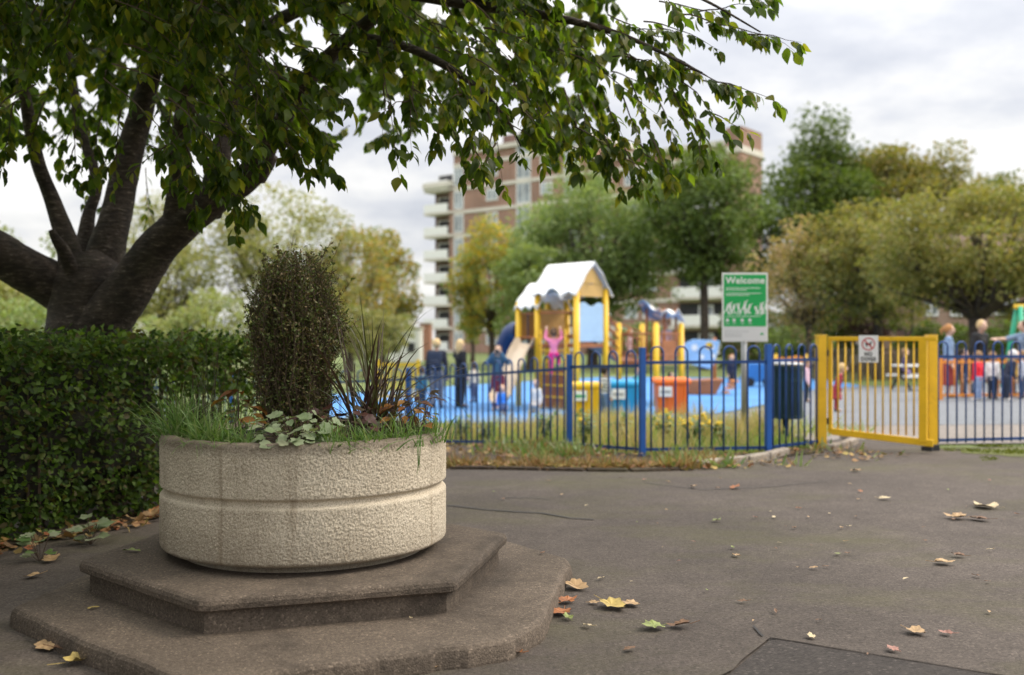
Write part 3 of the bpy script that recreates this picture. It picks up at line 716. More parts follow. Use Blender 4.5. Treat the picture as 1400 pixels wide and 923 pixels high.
# sprays read off the silhouette: start px, end px, depth, leaves
for sx,sy,ex,ey,Y,n in [
  (520,70,548,248,5.6,17),(560,100,560,215,5.7,16),(545,90,600,205,5.8,20),(585,110,640,236,5.7,24),(610,90,668,206,5.5,24),(640,110,652,250,5.6,26),
  (660,120,690,266,5.9,16),(665,90,712,225,6.0,22),(700,110,742,228,6.0,28),(720,130,760,216,6.1,26),(735,120,790,246,6.1,28),(770,120,800,228,6.0,26),
  (790,130,830,250,6.1,28),(810,140,850,270,6.1,30),(820,120,872,262,6.2,30),(850,130,896,276,6.2,32),(860,110,915,264,6.2,30),(880,100,938,240,6.2,30),
  (900,90,962,226,6.1,30),(915,110,985,236,6.1,32),(905,90,1000,196,6.0,28),(930,95,1030,142,6.0,26),(960,110,1066,150,6.0,22),(900,70,990,130,6.1,26),
  (880,30,985,78,6.1,24),(930,20,1040,62,6.0,26),(970,30,1088,76,6.0,22),(900,0,1000,40,6.1,22),(960,-40,1052,16,6.1,16),(980,-20,1040,6,6.2,10),
  (800,30,900,120,6.2,30),(760,40,850,130,6.3,30),(830,20,930,90,6.2,28),(740,20,820,120,6.3,30),(690,40,760,130,6.3,30),(640,30,720,120,6.2,30),
  (345,130,420,248,5.7,26),(360,150,466,250,5.8,24),(385,130,450,205,5.7,26),(390,90,482,150,5.7,24),(400,60,470,110,5.8,26),(340,110,395,228,5.8,28),
  (300,180,325,330,5.8,22),(270,200,336,310,5.9,26),(255,190,268,300,5.9,22),(250,160,300,262,5.8,28),(300,120,350,240,5.7,28),(260,130,250,270,6.0,24),
  (235,150,222,250,6.2,18),(165,150,158,268,6.6,20),(140,160,120,262,6.8,20),(100,150,106,258,7.0,16),(60,140,40,214,6.6,22),(20,140,4,238,6.4,22),(-20,150,-30,240,6.4,20),
  (200,230,205,330,9.2,10),(215,180,240,220,9.2,14),(180,150,214,215,9.2,14),(120,170,140,290,9.3,16),(90,160,80,240,9.3,16),(150,180,175,260,9.2,16),
  (470,20,530,90,6.0,26),(500,0,560,110,5.9,26),(430,30,500,96,6.0,26)]:
    a=at(sx,sy,Y+random.uniform(.05,.35)); b=at(ex,ey-6,Y)
    spray(a,b,int(n*1.25),.095 if sx<480 else .088)
    for _ in range(2 if sx<880 else 1):
        f=random.uniform(.2,.7); m=a.lerp(b,f)
        spray(m,m+(b-a)*random.uniform(.3,.5)+Vector((random.uniform(-.16,.16),random.uniform(-.2,.2),random.uniform(-.02,.12))),int(n*.6),.088,.05)
# the body of the crown inside that silhouette
k=0
while k<620:
    x=random.uniform(-140,985); lim=edge(x)-34
    y=random.uniform(-170,lim); 
    if 440<x<620 and y>20+.35*abs(x-470) and random.random()<.93: continue
    if noise.noise(Vector((x*.009,y*.012,4)))<-.12+.12*(x>600): continue
    if x>600 and random.random()<.42+.25*(x>800): continue
    if x<250 and y>110 and random.random()<.72: continue
    if x>600 and y>125 and random.random()<.6: continue
    if 60<x<430 and y>95 and random.random()<.55: continue
    if x>900 and y<10: continue
    Y=random.uniform(5.3,7.3) if x>240 else random.uniform(5.6,7.7)
    if 60<x<250 and y>60 and random.random()<.4: Y=random.uniform(8.8,9.8)
    b=at(x,y,Y); L=random.uniform(.35,.8)
    a=b+Vector((-random.uniform(.1,.55) if x>250 else random.uniform(-.3,.3),random.uniform(-.2,.5),random.uniform(.15,.5)))*(L/.55)
    spray(a,b,random.randint(22,34),.086); k+=1
# and the rest of it, up and over, out of the picture
for i in range(120):
    b=at(random.uniform(-140,300),random.uniform(-90,190),random.uniform(8.6,10.2)); a=b+Vector((random.uniform(-.4,.4),random.uniform(-.4,.3),random.uniform(.15,.5))); spray(a,b,30,.095)
for i in range(80):
    b=at(random.uniform(-140,420),random.uniform(-90,70),random.uniform(5.6,7.4)); a=b+Vector((random.uniform(-.4,.4),random.uniform(-.3,.4),random.uniform(.15,.5))); spray(a,b,30,.09)
n_vis=len(P)
for i in range(2700):  # unseen boughs, extended and thickened overhead to shade the left foreground
    x=random.uniform(-8.5,1.0); y=random.uniform(.2,11.5); z=random.uniform(3.3,6.6)
    if y<8 and z<EYE+(461.5+120)/F*y: z=EYE+(461.5+120)/F*y+random.uniform(0,1.3)
    b=Vector((x,y,z)); a=b+Vector((random.uniform(-.5,.3),random.uniform(-.3,.4),random.uniform(.1,.5)))
    spray(a,b,24,.15)
build('trunk',tk,MT['bark'],tree,True); build('twigs',tw,MT['stem'],tree)
leaf_obj('crown',P[:n_vis],A[:n_vis],N[:n_vis],Z[:n_vis],T_NEAR,MT['cherry_leaf'],tree,np.random.uniform(.72,1.25,n_vis))
leaf_obj('unseen_shade_crown',P[n_vis:],A[n_vis:],N[n_vis:],Z[n_vis:],T_SIMPLE,MT['cherry_leaf'],tree,1.3)

# ---------------------------------------------------------------- fences and gate
def hoop_mesh(wd,h,r=.0108,k=8):
    mb=MB(); R=wd/2; top=h-R
    pts=[(-R,0,.0),(-R,0,top*.5),(-R,0,top)]+[(R*math.cos(PI-PI*i/k),0,top+R*math.sin(PI*i/k)) for i in range(1,k)]+[(R,0,top),(R,0,top*.5),(R,0,.0)]
    mb.tube(pts,r,6); me=bpy.data.meshes.new('hoop'); me.from_pydata(mb.v,[],mb.f); me.materials.append(MT['navy'])
    for p in me.polygons: p.use_smooth=True
    return me
def bow_fence(label,pts,zs,hts,posts=True,pitch=.125,end_posts=(1,1)):
    f=thing('bow_top_fence',label,'fence',(pts[0][0],pts[0][1],zs[0]))
    for i,(x,y) in enumerate(pts):
        if (i==0 and not end_posts[0]) or (i==len(pts)-1 and not end_posts[1]): continue
        mb=MB(); mb.box((x,y,zs[i]+hts[i]/2-.1),(.062,.062,hts[i]+.2),.3); mb.box((x,y,zs[i]+hts[i]+.004),(.066,.066,.008),.3)
        build('post',mb,MT['blue_post'],f,False,.004)
    for i in range(len(pts)-1):
        a=Vector((*pts[i],zs[i])); b=Vector((*pts[i+1],zs[i+1])); d=b-a; L=Vector((d.x,d.y)).length; ang=math.atan2(d.y,d.x)
        h=.5*(hts[i]+hts[i+1]); u=Vector((d.x,d.y,0))/L
        for zz in (.085,.985*h/1.15*1.0):
            mb=MB(); mb.beam(a+u*.034+Vector((0,0,zz)),b-u*.034+Vector((0,0,zz)),.012,.034)
            pn=build('rail',mb,MT['navy'],f)
        n=max(1,int(round((L-.10)/(2*pitch)))); p=(L-.06)/n; me=hoop_mesh(p/2,h-.05)
        for k in range(n):
            t=(.03+p*(k+.5))/L; q=a.lerp(b,t)+Vector((0,0,.05))
            o=bpy.data.objects.new('hoop',me); COL.objects.link(o); o.parent=pn; o.location=q-origin(pn); o.rotation_euler=(0,0,ang)
    return f
fz=[ground_z(*p) for p in FENCE]
fz[3]=-.29
bow_fence('blue bow-topped railings running behind the hedge and planter to the litter bin corner',FENCE[:8],fz[:8],[1.14,1.14,1.14,1.14,1.14,1.19,1.22,1.22],end_posts=(1,0))
bow_fence('dark blue bow-topped railings to the right of the yellow gate',RFENCE,[0,0,0],[1.25,1.25,1.25],pitch=.118,end_posts=(0,1))
def gate_posts_and_leaf():
    lp=Vector((3.63,11.7,0)); rp=Vector((4.80,11.4,0))
    g=thing('gate','yellow barred playground gate with a white sign, standing a little ajar','gate',(lp.x,lp.y,0))
    for p,rz in ((lp,.1),(rp,.1)):
        mb=MB(); mb.box((p.x,p.y,.56),(.105,.105,1.52),rz); mb.box((p.x,p.y,1.325),(.115,.115,.012),rz); build('post',mb,MT['yellow'],g,False,.006)
    a=lp+Vector((.10,-.03,0)); b=Vector((4.62,11.08,0)); d=(b-a); L=d.length; d.normalize(); up=Vector((0,0,1))
    lf=MB(); A=lambda t,z: a+d*(t*L)+up*z
    lf.beam(A(0,.18),A(0,1.31),.045,.045,d); lf.beam(A(.96,.13),A(.96,1.31),.085,.06,(-d.y,d.x,0))
    lf.beam(A(.02,1.285),A(.93,1.285),.05,.05); lf.beam(A(.02,.20),A(1.06,.125),.05,.075)
    lf.beam(A(.98,1.285),A(1.10,1.285),.05,.045)
    fr=build('leaf_frame',lf,MT['yellow'],g,False,.004)
    for i in range(11):
        t=.085+i*.0785; mb=MB(); mb.tube([A(t,.20),A(t,1.27)],.0105,7); build('bar',mb,MT['yellow'],g,True)
    mb=MB()
    for z in (.32,1.12): mb.box(tuple(lp+Vector((.07,-.03,z))),(.05,.03,.07),.1)
    build('hinge',mb,MT['black'],g)
    mb=MB(); mb.box(tuple(A(1.0,.06)),(.12,.04,.05),-.8); mb.box((4.80,11.34,.03),(.13,.05,.10),.1); build('drop_latch',mb,MT['black'],g,False,.006)
    return a,d,L,g
GA,GD,GL,GATE=gate_posts_and_leaf()

# ---------------------------------------------------------------- writing
def text_mesh(txt,size,bold=0.0,ext=.001):
    cu=bpy.data.curves.new('t','FONT'); cu.body=txt; cu.size=size; cu.space_character=1.06; cu.align_x='CENTER'; cu.align_y='CENTER'; cu.offset=bold; cu.extrude=ext; cu.resolution_u=3
    o=bpy.data.objects.new('t',cu); COL.objects.link(o); bpy.context.view_layer.update()
    me=bpy.data.meshes.new_from_object(o.evaluated_get(bpy.context.evaluated_depsgraph_get())); bpy.data.objects.remove(o); return me
def put_text(name,txt,size,center,rz,mat,parent,width=None,bold=0.0):
    me=text_mesh(txt,size,bold); xs=[v.co.x for v in me.vertices]; w_=max(xs)-min(xs)
    s=width/w_ if width else 1
    mx=(max(xs)+min(xs))/2; ys=[v.co.y for v in me.vertices]; my=(max(ys)+min(ys))/2
    for v in me.vertices: v.co.x=(v.co.x-mx)*s; v.co.y-=my
    me.transform(Matrix.Rotation(PI/2,4,'X')); me.materials.clear()
    o=mesh_obj(name,me,mat,parent); o.location=Vector(center)-origin(parent); o.rotation_euler=(0,0,rz); return o
def flat(name,poly,center,rz,mat,parent,t=.002):
    R=Matrix.Rotation(rz,3,'Z'); mb=MB(); mb.slab(poly,center,R@Vector((1,0,0)),(0,0,1),R@Vector((0,-1,0)),t); return build(name,mb,mat,parent)
def rect(x0,y0,x1,y1): return [(x0,y0),(x1,y0),(x1,y1),(x0,y1)]
def circ(x,y,r,n=16): return [(x+r*math.cos(2*PI*i/n),y+r*math.sin(2*PI*i/n)) for i in range(n)]

# park sign
sx=gx(1018.5,12.4); zc_=(2.106+1.25)/2
sg=thing('park_sign','green and white Welcome sign on a grey pole behind the blue fence','sign',(sx,12.44,-.03)); rz=-.03
mb=MB(); mb.tube([(sx,12.45,-.2),(sx,12.45,2.0)],.036,12); build('pole',mb,MT['steel'],sg,True)
R=Matrix.Rotation(rz,3,'Z')
flat('board',rect(-.282,-.43,.282,.43),(sx,12.41,zc_),rz,MT['white'],sg,.012)
def sp_(x,z,o=.014): 
    q=R@Vector((x,-o,0)); return (sx+q.x,12.41+q.y,zc_+z)
flat('green_face',rect(-.262,-.24,.262,.405),sp_(0,0,.0125),rz,MT['green_sign'],sg)
flat('grey_strip',rect(-.272,-.42,.272,-.246),sp_(0,0,.0125),rz,MT['pale_sign'],sg)
put_text('lettering','Welcome',.115,sp_(0,.335,.0165),rz,MT['white'],sg,.485,.0026)
def lines(name,rows,mat):
    rr=R@Vector((1,0,0)); fw=R@Vector((0,-1,0))
    for x0,x1,z,h in rows:
        mb=MB(); x=x0
        while x<x1:
            l=random.uniform(.012,.045); mb.slab(rect(x,z-h/2,min(x1,x+l),z+h/2),sp_(0,0,.0145),rr,(0,0,1),fw,.001); x+=l+.007
        build(name,mb,mat,sg)
lines('small_print',[(-.235,.19,.238,.009),(-.235,.02,.215,.009),(-.235,.20,.172,.009),(-.235,.06,.150,.009),(-.235,.19,-.115,.008)],MT['white'])
lines('footer_print',[(-.25,.05,-.302,.007),(-.25,-.04,-.335,.007),(-.25,-.04,-.362,.007)],MT['steel'])
mb=MB(); rr=R@Vector((1,0,0)); fw=R@Vector((0,-1,0))
for x,h,ln in [(-.235,.13,.05),(-.18,.15,-.02),(-.15,.13,.03),(-.075,.14,-.03),(-.03,.17,.07),(.02,.12,-.07),(.035,.13,.05),(.15,.10,-.05),(.185,.15,.03),(.215,.14,-.03),(.245,.18,.05)]:
    # simple jumping figures: head, body, two legs, two raised arms
    b=-.095; 
    mb.slab([(x-.008+ln*.1,b+h*.45),(x+.012+ln*.1,b+h*.45),(x+.018+ln*.4,b+h*.8),(x-.014+ln*.4,b+h*.8)],sp_(0,0,.0145),rr,(0,0,1),fw,.001)
    mb.slab([(x-.008,b+h*.5),(x+.004,b+h*.5),(x-.022-ln*.2,b),(x-.034-ln*.2,b+.004)],sp_(0,0,.0147),rr,(0,0,1),fw,.001)
    mb.slab([(x,b+h*.5),(x+.012,b+h*.5),(x+.036+ln*.1,b+.016),(x+.022+ln*.1,b+.01)],sp_(0,0,.0149),rr,(0,0,1),fw,.001)
    mb.slab([(x+ln*.4,b+h*.72),(x+ln*.4+.012,b+h*.82),(x+.035+ln*.5,b+h*1.08),(x+.026+ln*.5,b+h*1.1)],sp_(0,0,.0151),rr,(0,0,1),fw,.001)
    mb.slab(circ(x+ln*.45,b+h*.92,.013,9),sp_(0,0,.0153),rr,(0,0,1),fw,.001)
build('white_figures',mb,MT['white'],sg)
mb=MB()
for x in (-.218,-.135,-.035,.06): mb.slab(circ(x,-.162,.021),sp_(0,0,.0145),rr,(0,0,1),fw,.001); mb.slab(rect(x-.02,-.206,x+.026,-.199),sp_(0,0,.0145),rr,(0,0,1),fw,.001)
build('icons',mb,MT['pale_sign'],sg)
flat('emblem',[(.185,-.345),(.235,-.345),(.222,-.325),(.21,-.312),(.196,-.325)],sp_(0,0,.0145),rz,MT['green_sign'],sg)

# sign on the gate (bolted to it, so a part of it)
gc=GA+GD*(GL*.415)+Vector((0,0,1.17)); grz=math.atan2(GD.y,GD.x); GN=Vector((GD.y,-GD.x,0))
gc=gc+GN*.03
pl_=flat('no_dogs_plate',rect(-.108,-.155,.108,.155),gc,grz,MT['white'],GATE,.004)
o=lambda x,z,k: gc+GD*x+Vector((0,0,z))+GN*(.0045+k)
def ring(c,r0,r1,k,mat,nm):
    mb=MB(); n=28; v=[];f=[]
    for i in range(n):
        a=2*PI*i/n
        for r in(r0,r1): v.append(c+GD*(r*math.cos(a))+Vector((0,0,r*math.sin(a)))+GN*k)
    for i in range(n): f.append((2*i,2*i+1,2*((i+1)%n)+1,2*((i+1)%n)))
    mb.add(v,f); build(nm,mb,mat,pl_)
ring(o(0,.055,0),.062,.074,.0022,MT['red'],'red_ring')
mb=MB(); mb.beam(o(-.046,.101,.0024),o(.046,.009,.0024),.012,.0012,GN); build('red_bar',mb,MT['red'],pl_)
dog=[(-.042,.052),(-.036,.066),(-.018,.063),(.016,.064),(.022,.082),(.034,.084),(.044,.074),(.032,.068),(.026,.048),(.027,.022),(.018,.022),(.016,.044),(-.014,.044),(-.018,.022),(-.028,.022),(-.026,.046),(-.034,.056)]
flat('dog_symbol',dog,gc+GN*.0048,grz,MT['black'],pl_,.001)
put_text('lettering','NO',.06,gc+GN*.006+Vector((0,0,-.058)),grz,MT['black'],pl_,.085,.0018)
put_text('lettering','DOGS',.06,gc+GN*.006+Vector((0,0,-.115)),grz,MT['black'],pl_,.165,.0018)

# litter bin
bx,by=gx(1074,12.35),12.35
b=thing('litter_bin','round slatted dark teal litter bin on a short post behind the fence corner','bin',(bx,by,-.04))
mb=MB(); mb.tube([(bx,by,-.2),(bx,by,.32)],.04,10); mb.tube([(bx,by,-.05),(bx,by,-.02)],.12,14); build('post',mb,MT['bin'],b,True)
mb=MB(); mb.tube([(bx,by,.30),(bx,by,.93)],.185,28); build('drum',mb,MT['bin'],b)
mb=MB()
for i in range(30):
    a=2*PI*i/30; c=Vector((bx+.196*math.cos(a),by+.196*math.sin(a),.61)); mb.box(c,(.018,.030,.62),a)
build('slats',mb,MT['bin'],b,False,.003)
mb=MB()
for z,r,h in ((.315,.210,.03),(.915,.214,.035),(.76,.209,.02)): mb.tube([(bx,by,z),(bx,by,z+h)],r,32)
build('hoops',mb,MT['bin'],b)
mb=MB(); mb.rings([[(bx+r*math.cos(2*PI*j/32),by+r*math.sin(2*PI*j/32),z) for j in range(32)] for r,z in ((.21,.952),(.222,.965),(.215,.985),(.14,.995),(.12,.985),(.12,.958))],False,False); build('rim_lid',mb,MT['steel'],b,True)
# ---------------------------------------------------------------- grass and plants along the railings
MT['dry_blade']=leaf_mat('dry_grass_blades',[(.58,.44,.25),(.68,.55,.34),(.48,.36,.20),(.42,.39,.19)],.4,.6,1.0)
MT['lush_blade']=leaf_mat('lush_grass_blades',[(.20,.28,.085),(.28,.35,.13),(.38,.39,.19),(.17,.235,.075)],.4,.5,1.4)
MT['russet_blade']=leaf_mat('russet_dead_growth',[(.30,.16,.08),(.42,.26,.14),(.18,.095,.05),(.52,.38,.22),(.14,.12,.05),(.24,.27,.10)],.3,.6,1.1)
MT['weed_leaf']=leaf_mat('weed_leaves',[(.11,.19,.055),(.18,.26,.09),(.25,.31,.16),(.32,.35,.22)],.3,.5,1.3)
MT['yellow_flower']=M('yellow_petals',(.80,.56,.03),.6,.1,4)
def inside_fence(n):
    out=[]
    segs=[(FENCE[i],FENCE[i+1]) for i in range(1,7)]; ws=[(Vector(a)-Vector(b)).length for a,b in segs]
    for _ in range(n):
        (a,b),=random.choices(segs,ws); t=random.random(); p=Vector(a).lerp(Vector(b),t); yield p,Vector(b)-Vector(a)
def grass_patch(name,label,n,gen,Lr,wd,lean,mat,kind='stuff'):
    P=[];A=[];N=[];Z=[]; W=[]
    for _ in range(n):
        x,y=gen(); P.append((x,y,ground_z(x,y)-.01)); A.append((random.gauss(0,lean),random.gauss(0,lean),1)); N.append((random.gauss(0,.5),-1,random.gauss(0,.3))); Z.append(random.uniform(*Lr)*(1+.75*noise.noise(Vector((x*2.3,y*2.3,Lr[1]*9)))))
    k=6; T=np.array([(-.5*wd,0,0),(.5*wd,0,0),(-.42*wd,.45,.03),(.42*wd,.45,.03),(-.25*wd,.8,.10),(.25*wd,.8,.10),(0,1,.2)])
    me=leaf_obj(name,P,A,N,Z,(T,[(0,1,3,2),(2,3,5,4),(4,5,6)]),mat); return tag(me,label,'grass',None,kind)
def strip_gen(off0,off1,segs,clump=None):
    ws=[(Vector(a)-Vector(b)).length for a,b in segs]
    def g():
        while True:
            (a,b),=random.choices(segs,ws); a=Vector(a);b=Vector(b); t=random.random(); d=(b-a).normalized(); n=Vector((-d.y,d.x))
            if n.y<0: n=-n
            q=a.lerp(b,t)+n*random.uniform(off0,off1)
            if clump is None or noise.noise(Vector((q.x*.9,q.y*.9,clump)))+random.gauss(0,.15)>.02: return q.x,q.y
    return g
seg=[(FENCE[i],FENCE[i+1]) for i in range(2,7)]
grass_patch('dry_grass','tall dry straw coloured grass in drifts behind the blue fence',7500,strip_gen(.15,3.2,seg[:4],1.5),(.18,.44),.020,.34,MT['dry_blade'])
grass_patch('lush_grass','green meadow grass and weeds behind the blue fence',6500,strip_gen(.05,4.6,seg),(.09,.30),.06,.6,MT['lush_blade'])
grass_patch('mown_grass','short green grass round the litter bin by the gate',4500,strip_gen(.05,2.0,[(FENCE[6],FENCE[7]),(FENCE[5],FENCE[6])]),(.05,.13),.10,.5,MT['lush_blade'])
def kerbside():
    a=[on_ground(x,y) for x,y in ((610,635),(680,638),(740,641),(800,643),(860,644),(940,643),(1000,632))]
    i=random.randrange(6); q=a[i].lerp(a[i+1],random.random()); return q.x+random.gauss(0,.1), q.y+abs(random.gauss(0,.22))-.05
def outv():
    g=strip_gen(-1.05,.02,[(FENCE[3],FENCE[4]),(FENCE[4],FENCE[5]),(FENCE[5],FENCE[6]),(FENCE[6],FENCE[7])],4.2)
    def f():
        while True:
            x,y=g(); 
            s=random.random()
            if x>2.2 and s<.75: continue
            return x,y
    return f
grass_patch('russet_growth','dead russet grass and stalks straggling along the verge below the railings',7000,(lambda f=outv(): kerbside() if random.random()<.4 else f()),(.05,.19),.05,.9,MT['russet_blade'])
grass_patch('verge_weeds','low green weeds dotted along the verge below the railings',1300,outv(),(.05,.2),.18,.7,MT['weed_leaf'])
def moss_gen():
    while True:
        x=random.uniform(4.9,7.6); y=random.uniform(10.3,12.0)
        if noise.noise(Vector((x*1.2,y*2.4,2)))>.0: return x,y
grass_patch('moss_patch','flat bright moss and grass blades creeping over asphalt before the right railings',7000,moss_gen,(.015,.05),.5,.9,leaf_mat('moss_blades',[(.13,.16,.025),(.18,.20,.03),(.10,.13,.02)],.2,.7,1.2))
# weeds with broad leaves, pale stalks and yellow flowers
def weed(label,x,y,h,n,lm,flowers=0,sz=.07):
    z=ground_z(x,y); t=thing('weed',label,'plant',(x,y,z),'weeds behind the blue railings'); st=MB();P=[];A=[];N=[];Z=[]; fl=MB()
    for i in range(n):
        a=random.uniform(0,2*PI); l=random.uniform(.05,.3); tip=Vector((x+math.cos(a)*l*h*1.6,y+math.sin(a)*l*h*1.6,z+h*random.uniform(.6,1)))
        b=Vector((x+random.gauss(0,.04),y+random.gauss(0,.04),z-.02)); st.tube([b,b.lerp(tip,.5)+Vector((0,0,.05)),tip],[.005,.004,.002],4)
        for _ in range(12):
            q=b.lerp(tip,random.uniform(.15,1)); P.append(q); A.append((random.gauss(0,1),random.gauss(0,1),random.gauss(.2,.4))); N.append((0,-.3,1)); Z.append(sz*random.uniform(.6,1.4))
        if i<flowers:
            for _ in range(5): fl.ell(tip+Vector((random.gauss(0,.03),random.gauss(0,.03),random.gauss(0,.02))),(.022,.022,.012),7,5)
    build('stems',st,MT['stem'],t); leaf_obj('leaves',P,A,N,Z,T_SIMPLE,lm,t,1.2)
    if flowers: build('flowers',fl,MT['yellow_flower'],t)
for px,Y,h,n,f,lab in [(632,14.2,.42,16,0,'pale leafy weed low behind the railings just right of the planter'),(668,13.7,.40,14,0,'grey green weed behind the railings below the photographer'),
   (742,13.2,.45,16,0,'bushy weed behind the railings left of the first blue post'),(800,12.9,.46,16,2,'weed with two yellow heads behind the railings below the yellow bin'),(850,12.5,.42,16,0,'grey leaved weed between the two blue posts'),
   (910,12.2,.42,16,6,'weed with yellow flowers below the orange bin'),(948,11.9,.42,16,9,'tallest yellow flowered weed, left of the sign pole'),(985,11.9,.3,12,3,'short weed with a few yellow flowers at the sign pole')]:
    weed(lab,gx(px,Y),Y,h,n,MT['weed_leaf'],f)

# ---------------------------------------------------------------- fallen leaves
LCOL={'yellow':(.50,.37,.11),'tan':(.46,.30,.15),'rust':(.36,.13,.04),'brown':(.19,.10,.05),'green':(.24,.28,.08),'pale':(.62,.50,.30),'pink':(.40,.20,.15)}
for k,c in LCOL.items():
    m,nt_,p=new_mat(k+'_fallen_leaf'); v=coords(nt_); nt_.links.new(ramp(nt_,[(.3,tuple(q*.55 for q in c)),(.6,c)],ntex(nt_,v,35,4)),p.inputs['Base Color']); p.inputs['Roughness'].default_value=.6; MT['lf_'+k]=m
def fallen(label,px,py,sz,col,z=None,tmpl=T_LOBE,group='fallen leaves on the asphalt',curl=.22,pos=None,rz=None):
    if pos is None:
        p=on_ground(px,py,0 if z is None else z)
        for _ in range(3): p=on_ground(px,py,(ground_z(p.x,p.y)+.02) if z is None else z)
    else: p=Vector(pos)
    T,fs=tmpl; mb=MB(); a=random.uniform(0,2*PI) if rz is None else rz; tx=random.gauss(0,.10); ty=random.gauss(0,.10)
    R=Euler((tx,ty,a)).to_matrix(); vs=[]
    for q in T:
        r2=(q[0]**2+(q[1]-.4)**2); v=Vector((q[0]*(.75+.2*math.sin(px)),q[1]-.4,q[2]*.6+(curl+.25*math.sin(px*3+py))*r2*.9+.10*noise.noise(Vector((q[0]*4+px,q[1]*4,py))))); vs.append(R@(v*sz))
    zmin=min(v.z for v in vs); mb.add([v-Vector((0,0,zmin-.003)) for v in vs],fs)
    if tmpl is T_LOBE: 
        s=R@(Vector((0,-.40,0))*sz)-Vector((0,0,zmin-.004)); e=R@(Vector((.08,-.85,.08))*sz)-Vector((0,0,zmin-.004)); e.z=max(.002,e.z); mb.tube([s,(s+e)/2,e],.0016,4)
    me=bpy.data.meshes.new('fallen_leaf'); me.from_pydata(mb.v,[],mb.f); me.update()
    o=mesh_obj('fallen_leaf',me,MT['lf_'+col]); o.location=p
    return tag(o,label,'leaf',group)
for px,py,s,c,lab in [
  (838,829,.15,'yellow','large curled yellow tan leaf right of the plinth'),(862,826,.10,'tan','tan leaf overlapping the large curled yellow leaf'),
  (893,858,.11,'green','yellow green leaf on the asphalt left of a brown one'),(930,856,.105,'brown','brown curled leaf beside the yellow green leaf'),
  (788,803,.14,'tan','big tan lobed leaf against the broken right edge of the plinth'),(776,822,.10,'rust','rust leaf wedged below the big tan leaf at the plinth edge'),
  (768,838,.11,'rust','dark orange leaf at the foot of the plinth edge'),(776,845,.07,'green','small green leaf touching the dark orange leaf by the plinth'),
  (803,856,.06,'pale','small pale leaf on the dark asphalt near the plinth corner'),(822,791,.045,'pale','pale chip of leaf right of the big tan leaf'),
  (1347,693,.20,'pale','biggest pale dry leaf on the right side of the path'),(1308,708,.15,'tan','long tan leaf before the biggest pale leaf'),(1338,710,.15,'brown','brown leaf right of the long tan leaf'),
  (1290,770,.11,'tan','flat tan oval leaf on the path at the right'),(1310,760,.08,'brown','dark twiggy leaf beside the flat tan oval leaf'),(1252,864,.09,'tan','narrow tan leaf above the dark patch'),
  (1294,866,.06,'pink','pinkish leaf right of the narrow tan leaf'),(1220,888,.055,'pink','small pinkish leaf lying on the dark patch'),
  (1005,667,.12,'rust','orange brown leaf in the middle of the path near the fence'),(948,666,.09,'tan','pale tan leaf left of the orange brown one near the fence'),(1209,682,.09,'pale','whitish leaf on the path below the gate'),
  (1170,644,.10,'tan','tan leaf on the path close to the gate'),(980,712,.07,'green','small green leaf in the middle of the path'),(812,824,.05,'tan','tiny tan leaf just left of the large curled yellow leaf'),
  (706,893,.06,'rust','rust leaf lying below the chipped front edge of the plinth'),(592,913,.055,'tan','tan leaf at the very front of the plinth'),(628,901,.05,'rust','small reddish leaf under the chip in the plinth'),
  (65,884,.12,'tan','curled tan leaf in the shade left of the plinth'),(112,904,.15,'yellow','yellow leaf with a long stalk in the shade before the plinth'),(86,890,.09,'brown','brown leaf between the tan and yellow leaves in the shade'),
  (45,788,.09,'tan','tan leaf on the shaded path near the hedge'),(70,766,.12,'tan','straw coloured leaf at the edge of the hedge bed')]:
    fallen(lab,px,py,s,c)
fallen('yellow leaf lying on the left of the lower plinth slab',126,832,.055,'yellow',.10,T_NEAR,'leaves on the plinth',.2)
fallen('green blade leaf lying on the left corner of the upper plinth step',182,754,.10,'green',.255,T_NEAR,'leaves on the plinth',.1,None,1.4)
fallen('dark dry leaf on the right corner of the lower slab',741,757,.05,'brown',.10,T_NEAR,'leaves on the plinth',.6)
fallen('tiny white curled petal against the upper step riser',562,846,.03,'pale',.10,T_NEAR,'leaves on the plinth',.9)
rs=random.Random(5)
for i in range(75):
    px=rs.uniform(640,1400); py=461.5+ (rs.uniform(.06,1)**1.2)*440+ 176*(rs.random()<.0)
    if py<652: py=rs.uniform(652,760)
    if px<800 and py>700: continue
    fallen('tiny scrap of dry leaf on the open path',px,py,rs.uniform(.022,.055),rs.choice(['tan','rust','brown','brown','pale','tan','pink','green']),None,rs.choice([T_NEAR,T_NEAR,T_LOBE]),'scraps of leaf scattered on the path')
def litter(name,label,n,gen,szr,mats):
    P=[];A=[];N=[];Z=[]
    for _ in range(n):
        x,y=gen(); P.append((x,y,ground_z(x,y)+.026+random.uniform(0,.02))); A.append((random.gauss(0,1),random.gauss(0,1),random.gauss(0,.25))); N.append((random.gauss(0,.35),random.gauss(0,.35),1)); Z.append(random.uniform(*szr))
    o=leaf_obj(name,P,A,N,Z,T_LOBE,mats); return tag(o,label,'leaf litter',None,'stuff')
MT['litter']=leaf_mat('leaf_litter',[(.30,.17,.07),(.20,.09,.04),(.40,.27,.13),(.13,.07,.035),(.42,.33,.10),(.33,.12,.05)],.1,.7,1)
def hb():
    t=random.random(); a=Vector((-4.3,3.9)).lerp(Vector((-2.2,8.4)),t); u=random.gauss(-.02,.14); return a.x+.9*(-u)+.12, a.y-.44*(-u)
litter('hedge_litter','drift of brown fallen leaves along the foot of the hedge',420,hb,(.03,.09),MT['litter'])
def vb():
    x,y=strip_gen(-1.15,.1,[(FENCE[3],FENCE[4]),(FENCE[4],FENCE[5]),(FENCE[5],FENCE[6]),(FENCE[6],FENCE[7])])(); return x,y
litter('kerb_litter','fallen leaves lying thick against the verge edge of the path',420,kerbside,(.04,.10),MT['litter'])
